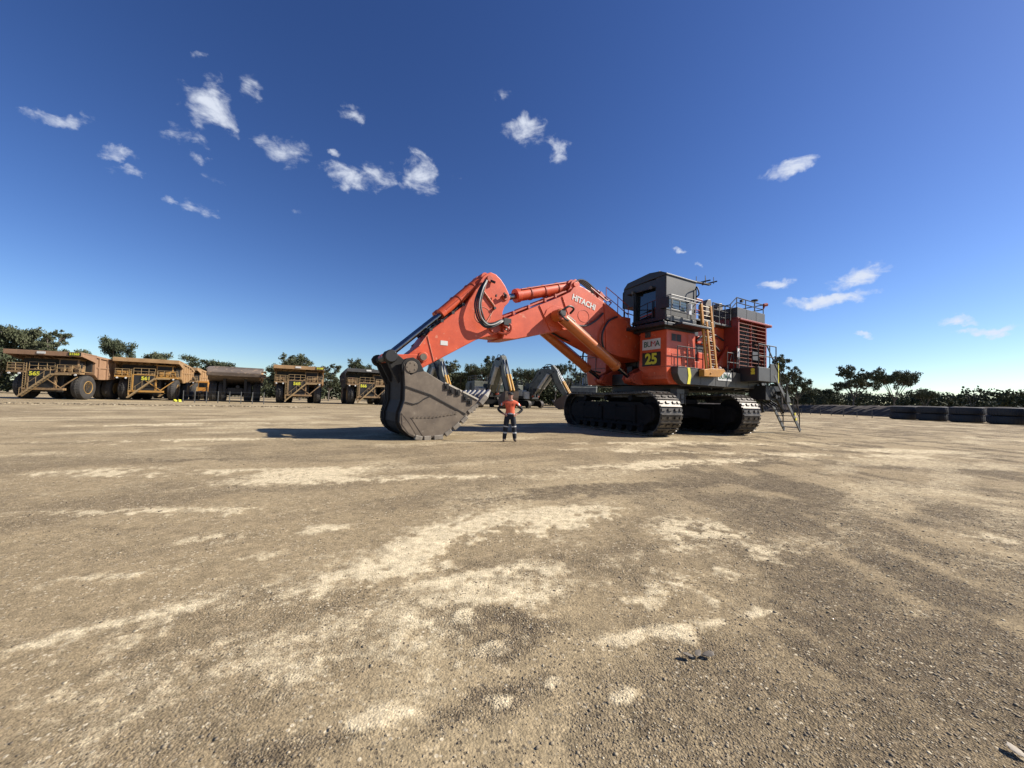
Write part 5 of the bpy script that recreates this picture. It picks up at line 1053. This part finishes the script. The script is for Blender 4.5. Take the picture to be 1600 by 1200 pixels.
# ---------------------------------------------------------------- ground: one sheet, fine near the middle of the yard, reaching the horizon
def h2(ix, iy, seed):
    n = (ix*374761393+iy*668265263+seed*974634777) & 0xffffffff; n = ((n ^ (n >> 13))*1274126177) & 0xffffffff; return ((n ^ (n >> 16)) & 0xffff)/65535.
def vn(x, y, seed):
    ix = np.floor(x).astype(np.int64); iy = np.floor(y).astype(np.int64); fx = x-ix; fy = y-iy; fx = fx*fx*(3-2*fx); fy = fy*fy*(3-2*fy)
    a = h2(ix, iy, seed); b = h2(ix+1, iy, seed); c = h2(ix, iy+1, seed); d = h2(ix+1, iy+1, seed)
    return a+(b-a)*fx+(c-a)*fy+(a-b-c+d)*fx*fy
def fbm(x, y, seed, o=5):
    s = 0; am = .5; t = 0
    for i in range(o): s = s+am*vn(x*2**i, y*2**i, seed+i*17); t += am; am *= .55
    return s/t
PATCH = [(-1.54, 3.02, 0.46, 0.12, 41.3, 0.9), (-1.1, 3.57, 0.77, 0.2, 44.7, 1.0), (-0.52, 4.54, 1.04, 0.4, 51.0, 1.1), (0.48, 5.06, 1.23, 0.36, 35.2, 1.2), (-0.41, 2.87, 1.29, 0.35, 27.3, 0.6), (-2.35, 2.48, 0.58, 0.3, 60.1, 0.55), (1.99, 3.95, 1.73, 0.5, 22.1, 0.6), (-0.17, 3.42, 0.7, 0.14, 21.1, 0.8), (1.97, 4.1, 0.97, 0.28, 18.8, 0.95), (2.22, 4.87, 0.67, 0.5, 26.9, 0.8), (1.09, 2.67, 0.63, 0.1, 18.1, 1.0), (1.04, 3.06, 0.22, 0.12, -4.3, 0.7), (1.87, 2.96, 0.31, 0.12, 27.8, 0.8), (2.3, 3.55, 0.23, 0.16, -15.1, 0.7), (-0.59, 1.9, 0.16, 0.07, 13.7, 0.9), (-0.6, 2.26, 0.11, 0.08, -6.0, 0.8), (-2.22, 1.96, 0.15, 0.09, 30.7, 0.9), (-2.29, 2.78, 0.32, 0.14, 30.0, 0.6), (-3.13, 4.14, 0.32, 0.2, 25.0, 0.75), (-3.4, 3.19, 0.29, 0.14, 23.5, 0.6), (-7.65, 7.31, 1.52, 0.5, 25.7, 0.7), (-3.93, 7.43, 1.11, 0.5, 27.0, 0.75), (-2.1, 4.54, 0.39, 0.2, 24.6, 0.7), (3.03, 2.99, 0.29, 0.1, -18.5, 0.75), (5.94, 4.78, 0.32, 0.2, -89.2, 0.7), (1.56, 2.34, 0.04, 0.05, -23.7, 0.8), (0.27, 2.16, 0.08, 0.05, 34.2, 0.8), (-0.02, 2.03, 0.08, 0.05, 20.1, 0.6), (2.34, 2.21, 0.04, 0.05, -28.5, 0.7), (-10.67, 12.08, 2.62, 0.7, 28.7, 0.6), (5.66, 15.19, 3.1, 0.5, 8.6, 0.8), (14.02, 14.63, 3.68, 0.6, 3.2, 0.6), (-6.66, 5.63, 0.39, 0.25, 12.8, 0.7), (0.63, 2.07, 0.12, 0.06, 26.0, 0.8), (-5.63, 7.48, 3.51, 0.35, 18.6, 0.75), (-2.15, 7.33, 2.91, 0.3, 13.6, 0.8), (-4.41, 4.96, 1.98, 0.2, 9.0, 0.7), (4.93, 10.34, 4.58, 0.45, 21.4, 0.8), (-10.44, 12.28, 4.54, 0.6, 24.3, 0.7), (9.19, 12.72, 9.34, 0.5, 2.2, 0.65), (-15.5, 18.37, 4.32, 0.7, 44.8, 0.7), (11.28, 16.39, 7.19, 0.6, 10.0, 0.7), (-2.83, 3.42, 0.74, 0.1, 29.2, 0.7), (-2.64, 2.51, 0.41, 0.09, 37.7, 0.75)]     # pale scraped patches: x, y, half length, half width, direction, strength
DARK = [(2.23, 6.99, 5.29, 0.35, 21.7, 1.0), (2.35, 7.23, 3.26, 0.2, 16.1, 1.0), (-7.02, 8.79, 3.84, 0.5, 17.8, 0.7), (10.17, 10.29, 3.62, 0.6, -4.8, 0.8), (-0.1, 2.66, 0.65, 0.3, -6.9, 0.9), (4.53, 6.21, 1.47, 0.4, -21.2, 0.9), (2.23, 2.82, 0.46, 0.16, -50.7, 1.0), (2.3, 2.25, 0.47, 0.2, -72.3, 1.0), (1.98, 2.35, 0.59, 0.12, -80.9, 1.0), (-0.02, 2.02, 0.52, 0.16, 23.8, 0.8), (-0.89, 1.75, 0.47, 0.12, 13.0, 0.8), (-4.48, 4.3, 0.97, 0.2, 15.5, 0.5), (0.66, 1.94, 0.28, 0.1, -67.1, 0.9)]      # bands of loose dark gravel
def sm(x, a, b): t = np.clip((x-a)/(b-a), 0, 1); return t*t*(3-2*t)
def fields(x, y):
    th = rad(38); u = x*math.cos(th)+y*math.sin(th); v = -x*math.sin(th)+y*math.cos(th)
    r_ = np.hypot(x, y)
    streak = fbm(u*.16+3, v*.75, 11, 5); blot = fbm(x*.55, y*.55, 31, 6); fine = fbm(x*2.6, y*2.6, 51, 5)
    far = fbm(x*.05+9, y*.22, 71, 5); f8 = fbm(x*7.5, y*7.5, 61, 4)
    pale = .55*streak+.3*blot+.15*fine; pale = sm(pale, .51, .63)*.8
    # left of the camera is compacted and plain; the right is loose dark gravel
    side = sm(x-.35*y, -1.2, 2.4); near = sm(-r_, -16, -5)
    pp = np.zeros_like(x)
    for (px, py, hl, hw, dg, st) in PATCH:
        c, s = math.cos(rad(dg)), math.sin(rad(dg)); a = ((x-px)*c+(y-py)*s)/hl; b = (-(x-px)*s+(y-py)*c)/hw
        wx = .45*(fine-.5)*hw/.2*.5; a = a+wx; b = b+2.2*(f8-.5)+1.6*(fine-.5)
        pp = np.maximum(pp, st*np.exp(-(a*a+b*b)**1.0)*(.45+1.0*sm(.4*fine+.3*blot+.3*f8, .38, .60)))
    dd = np.zeros_like(x)
    for (px, py, hl, hw, dg, st) in DARK:
        c, s = math.cos(rad(dg)), math.sin(rad(dg)); a = ((x-px)*c+(y-py)*s)/hl; b = (-(x-px)*s+(y-py)*c)/hw+2*(fine-.5)+1.2*(f8-.5)
        dd = np.maximum(dd, st*np.exp(-(a*a+b*b)))
    pale = np.clip(pale*(.42+.2*(1-near))+sm(pp, .34, .95)*.5+sm(pp, .02, .6)*.38*(.4+1.2*f8), 0, .88)
    grav = .4*fbm(x*1.1+7, y*1.1, 91, 5)+.6*(side*fbm(x*1.9, y*.55+4, 97, 5)+(1-side)*fbm(u*.3, v*1.1+4, 97, 5))
    gravel = sm(grav+.07*side*near, .46, .60)*(1-.8*pale)
    gravel = np.clip(np.maximum(gravel*(.5+.5*side), sm(dd+.25*(f8-.5), .3, .8))*(1-.6*pale), 0, 1)
    tone = np.clip(sm(.6*far+.4*blot, .38, .62), 0, 1)
    return pale, gravel, tone, side*near
nr, r0, r1 = 640, .7, 5200.
rr = r0*(r1/r0)**(np.linspace(0, 1, nr))
ang = np.concatenate([np.linspace(-66, 66, 900), np.linspace(66, 294, 130)[1:-1]]); na = len(ang)
Rm, Am = np.meshgrid(rr, np.radians(ang), indexing='ij'); GX = Rm*np.sin(Am); GY = Rm*np.cos(Am)
pale, gravel, tone, side = fields(GX.ravel(), GY.ravel())
def height(x, y, pale, gravel):
    r_ = np.hypot(x, y); f = np.clip(1-r_/60, 0, 1)
    th = rad(38); u = x*math.cos(th)+y*math.sin(th); v = -x*math.sin(th)+y*math.cos(th)
    z = (.05*(fbm(x*.35, y*.35, 5, 3)-.5)+.03*(fbm(u*.4, v*2.2, 6, 4)-.5))*np.clip(r_/6, .4, 1)*f
    z = z+np.clip(1-r_/14, 0, 1)*(.014*(fbm(x*6, y*6, 8, 5)-.5)*(.4+gravel)+.012*(pale-.5)*1.0)
    for (ax, ay, bx, by) in ((-48, 34.5, -24, 46),):
        dx, dy = bx-ax, by-ay; L2 = dx*dx+dy*dy; t = np.clip(((x-ax)*dx+(y-ay)*dy)/L2, 0, 1); d = np.hypot(x-ax-t*dx, y-ay-t*dy); z = z+.10*np.exp(-(d/.5)**2)*(.3+1.2*fbm(x*1.3, y*1.3, 44, 3))
    return z-.02
GZ = height(GX.ravel(), GY.ravel(), pale, gravel)
V = np.stack([GX.ravel(), GY.ravel(), GZ], 1); V = np.concatenate([V, [[0, 0, -.02]]])
ii, jj = np.meshgrid(np.arange(nr-1), np.arange(na), indexing='ij'); j2 = (jj+1) % na
Fq = np.stack([ii*na+jj, (ii+1)*na+jj, (ii+1)*na+j2, ii*na+j2], -1).reshape(-1, 4)
jc = np.arange(na); Ft = np.stack([np.full(na, nr*na), jc, (jc+1) % na], 1)
me = bpy.data.meshes.new('ground'); me.vertices.add(len(V)); me.vertices.foreach_set('co', V.ravel())
nq, nt_ = len(Fq), len(Ft); me.loops.add(nq*4+nt_*3); me.loops.foreach_set('vertex_index', np.concatenate([Fq.ravel(), Ft.ravel()]))
me.polygons.add(nq+nt_); me.polygons.foreach_set('loop_start', np.concatenate([np.arange(nq)*4, nq*4+np.arange(nt_)*3])); me.polygons.foreach_set('loop_total', np.concatenate([np.full(nq, 4), np.full(nt_, 3)]))
me.polygons.foreach_set('use_smooth', np.ones(nq+nt_, bool)); me.update(calc_edges=True)
for nm, arr in (('pale', pale), ('gravel', gravel), ('tone', tone)):
    a = me.attributes.new(nm, 'FLOAT', 'POINT'); a.data.foreach_set('value', np.append(arr, .3).astype(np.float32))
gm = bpy.data.materials.new('compacted_dirt'); gm.use_nodes = True; nt = gm.node_tree; P = nt.nodes['Principled BSDF']; P.inputs['Roughness'].default_value = .95; P.inputs['Specular IOR Level'].default_value = .12
def N(t, **k):
    n = nt.nodes.new(t)
    for a, v in k.items(): setattr(n, a, v)
    return n
def LK(a, b): nt.links.new(a, b)
def attr(nm): n = N('ShaderNodeAttribute'); n.attribute_name = nm; return n.outputs['Fac']
gc = N('ShaderNodeTexCoord').outputs['Object']
def noi(s, d=6, r=.6, vec=None): n = N('ShaderNodeTexNoise'); n.inputs['Scale'].default_value = s; n.inputs['Detail'].default_value = d; n.inputs['Roughness'].default_value = r; LK(vec or gc, n.inputs['Vector']); return n.outputs['Fac']
def mr(s, a, b, c=0, d=1): n = N('ShaderNodeMapRange'); n.inputs['From Min'].default_value = a; n.inputs['From Max'].default_value = b; n.inputs['To Min'].default_value = c; n.inputs['To Max'].default_value = d; LK(s, n.inputs['Value']); return n.outputs[0]
def mx(f, a, b, bt='MIX'):
    n = N('ShaderNodeMix', data_type='RGBA', blend_type=bt)
    if isinstance(f, float): n.inputs['Factor'].default_value = f
    else: LK(f, n.inputs['Factor'])
    for k, q_ in (('A', a), ('B', b)):
        if isinstance(q_, tuple): n.inputs[k].default_value = (*q_, 1)
        else: LK(q_, n.inputs[k])
    return n.outputs['Result']
def mt(op, a, b):
    n = N('ShaderNodeMath', operation=op)
    for i, x in enumerate((a, b)):
        if isinstance(x, (int, float)): n.inputs[i].default_value = x
        else: LK(x, n.inputs[i])
    return n.outputs[0]
mid, dk, lt = (.300, .222, .138), (.215, .158, .098), (.58, .485, .32)
base = mx(mr(attr('tone'), 0, 1), (.275, .213, .127), (.352, .278, .168))
base = mx(mt('MULTIPLY', mr(attr('gravel'), 0, 1), mr(noi(9, 6), .35, .6, .35, 1)), base, (.150, .115, .074))
pl = mr(mt('ADD', attr('pale'), mt('MULTIPLY', mt('SUBTRACT', noi(11, 10, .75), .5), 2.6)), .26, .92)
base = mx(pl, base, lt)
vo = N('ShaderNodeTexVoronoi'); vo.inputs['Scale'].default_value = 75; LK(gc, vo.inputs['Vector'])
sp = N('ShaderNodeSeparateColor'); LK(vo.outputs['Color'], sp.inputs[0])
grain = mr(sp.outputs[0], 0, 1, .62, 1.42)
gn = N('ShaderNodeMix', data_type='RGBA', blend_type='MULTIPLY'); LK(mr(attr('gravel'), 0, 1, .35, .9), gn.inputs['Factor']); LK(base, gn.inputs['A'])
cg = N('ShaderNodeCombineColor'); [LK(grain, cg.inputs[i]) for i in range(3)]; LK(cg.outputs[0], gn.inputs['B'])
f2 = mt('MULTIPLY', mr(noi(45, 5, .7), .3, .7, .78, 1.22), mr(noi(7, 13, .88), .36, .64, .62, 1.38)); c2_ = N('ShaderNodeCombineColor'); [LK(f2, c2_.inputs[i]) for i in range(3)]
base = mx(1.0, gn.outputs['Result'], c2_.outputs[0], 'MULTIPLY')
v2 = N('ShaderNodeTexVoronoi'); v2.inputs['Scale'].default_value = 38; v2.inputs['Randomness'].default_value = 1; LK(gc, v2.inputs['Vector']); s2 = N('ShaderNodeSeparateColor'); LK(v2.outputs['Color'], s2.inputs[0])
chipz = mt('MULTIPLY', mr(v2.outputs['Distance'], .42, .30), mr(noi(2.2, 4), .42, .58, .25, 1))
base = mx(mt('MULTIPLY', chipz, mr(s2.outputs[1], .80, .84, 0, .9)), base, (.58, .50, .36)); base = mx(mt('MULTIPLY', chipz, mr(s2.outputs[2], .78, .82, 0, .85)), base, (.065, .052, .038))
LK(base, P.inputs['Base Color'])
b1_ = N('ShaderNodeBump'); b1_.inputs['Distance'].default_value = .014; b1_.inputs['Strength'].default_value = .9
LK(mt('ADD', mt('MULTIPLY', noi(60, 5, .7), mr(attr('gravel'), 0, 1, .5, 1.3)), mt('MULTIPLY', vo.outputs['Distance'], mr(attr('gravel'), 0, 1, -.3, -1.1))), b1_.inputs['Height'])
b2_ = N('ShaderNodeBump'); b2_.inputs['Distance'].default_value = .022; b2_.inputs['Strength'].default_value = .7; LK(noi(5, 7, .6), b2_.inputs['Height']); LK(b1_.outputs[0], b2_.inputs['Normal'])
LK(b2_.outputs[0], P.inputs['Normal'])
me.materials.append(gm); go = bpy.data.objects.new('ground', me); link(go); tag(go, kind='structure')
# loose gravel: angular stones, many centimetre-sized, a few larger
def stones(name, X_, Y_, S_, material, label, seed):
    g = np.random.default_rng(seed); n = len(X_)
    cube = np.array([(x, y, z) for x in (-1, 1) for y in (-1, 1) for z in (-1, 1)], float)*.5
    v = cube[None]*(.65+.7*g.random((n, 1, 3)))+g.normal(size=(n, 8, 3))*.10
    v[:, :, 2] *= .42; a = g.uniform(0, 6.283, n); c, s = np.cos(a)[:, None], np.sin(a)[:, None]
    x = v[:, :, 0]*c-v[:, :, 1]*s; y = v[:, :, 0]*s+v[:, :, 1]*c
    p, gr, _, _ = fields(X_, Y_); z0 = height(X_, Y_, p, gr)
    vv = np.stack([x*S_[:, None]+X_[:, None], y*S_[:, None]+Y_[:, None], v[:, :, 2]*S_[:, None]+(z0+S_*.08)[:, None]], -1).reshape(-1, 3)
    f = np.array([(0,1,3,2),(4,6,7,5),(0,4,5,1),(2,3,7,6),(0,2,6,4),(1,5,7,3)]); F = (f[None]+np.arange(n)[:, None, None]*8).reshape(-1, 4)
    m = bpy.data.meshes.new(name); m.vertices.add(len(vv)); m.vertices.foreach_set('co', vv.ravel()); m.loops.add(F.size); m.loops.foreach_set('vertex_index', F.ravel())
    m.polygons.add(len(F)); m.polygons.foreach_set('loop_start', np.arange(len(F))*4); m.polygons.foreach_set('loop_total', np.full(len(F), 4)); m.update(calc_edges=True)
    at = m.attributes.new('tint', 'FLOAT', 'FACE'); at.data.foreach_set('value', np.repeat(g.random(n), 6).astype(np.float32))
    m.materials.append(material); o = bpy.data.objects.new(name, m); link(o); tag(o, label, 'gravel', kind='stuff'); return o
pm = bpy.data.materials.new('gravel_stone'); pm.use_nodes = True; t2 = pm.node_tree; pb_ = t2.nodes['Principled BSDF']; pb_.inputs['Roughness'].default_value = .9
at_ = t2.nodes.new('ShaderNodeAttribute'); at_.attribute_name = 'tint'; cr = t2.nodes.new('ShaderNodeValToRGB'); t2.links.new(at_.outputs['Fac'], cr.inputs[0])
cr.color_ramp.elements[0].position = 0; cr.color_ramp.elements[0].color = (.14, .11, .073, 1); cr.color_ramp.elements[1].position = 1; cr.color_ramp.elements[1].color = (.50, .43, .30, 1)
for ps, cc in ((.3, (.19, .15, .097, 1)), (.65, (.25, .20, .13, 1)), (.9, (.32, .26, .17, 1))): e_ = cr.color_ramp.elements.new(ps); e_.color = cc
t2.links.new(cr.outputs[0], pb_.inputs['Base Color'])
g = np.random.default_rng(77); n = 260000
r_ = 1.2*(16/1.2)**(g.random(n)**.85); a_ = np.radians(g.uniform(-62, 62, n)); X_ = r_*np.sin(a_); Y_ = r_*np.cos(a_)
p_, gr_, _, sd_ = fields(X_, Y_); keep = g.random(n) < np.clip(.10+.75*gr_*(.35+.65*sd_)+.12*sd_-.08*p_, .03, 1)
X_, Y_, r_ = X_[keep], Y_[keep], r_[keep]; S_ = np.clip(.0046*np.exp(g.normal(size=len(X_))*.42), .0022, .016)*np.clip(r_/3, 1, 2.2)**.6
stones('gravel', X_, Y_, S_, pm, 'loose brown gravel strewn over the dirt yard', 5)
t_ = g.random(1500); X_ = -48+24*t_+g.normal(size=1500)*.5; Y_ = 34.5+11.5*t_+g.normal(size=1500)*.35
stones('clods', X_, Y_, g.uniform(.04, .2, 1500), pm, 'line of small dirt clods in front of the parked trucks', 6)
def stone(x, y, s, m, lab, seed):
    g_ = random.Random(seed); import bmesh
    b = bmesh.new(); bmesh.ops.create_icosphere(b, subdivisions=2, radius=s)
    for v in b.verts: k = 1+.35*mnoise.noise(v.co*1.2/s+Vector((seed, 0, 0))); v.co = Vector((v.co.x*k*1.3, v.co.y*k*.8, v.co.z*k*.16))
    me_ = bpy.data.meshes.new('stone'); b.to_mesh(me_); b.free(); me_.materials.append(m); o = bpy.data.objects.new('stone', me_); link(o); o.location = (x, y, s*.05); o.rotation_euler = (.12, -.15, g_.random()*3); tag(o, lab, 'stone')
dks = mat('dark_stone', (.20, .17, .13), (.12, .10, .08), rough=.7, scale=20, bump=.003); wts = mat('pale_stone', (.5, .44, .35), (.4, .34, .26), rough=.9, scale=20, bump=.003)
for (x, y, s, m, lab) in [(1.1, 2.38, 0.024, 'd', 'thin dark stone flake on the dirt, left of three'), (1.23, 2.39, 0.028, 'd', 'thin dark stone flake with a pale top, right of three'), (1.17, 2.4, 0.022, 'd', 'small thin dark flake between the other two stones'), (2.29, 1.78, 0.03, 'w', 'pale stone near the lower right corner')]: stone(x, y, s, {'d': dks, 'w': wts}[m], lab, int(x*100))
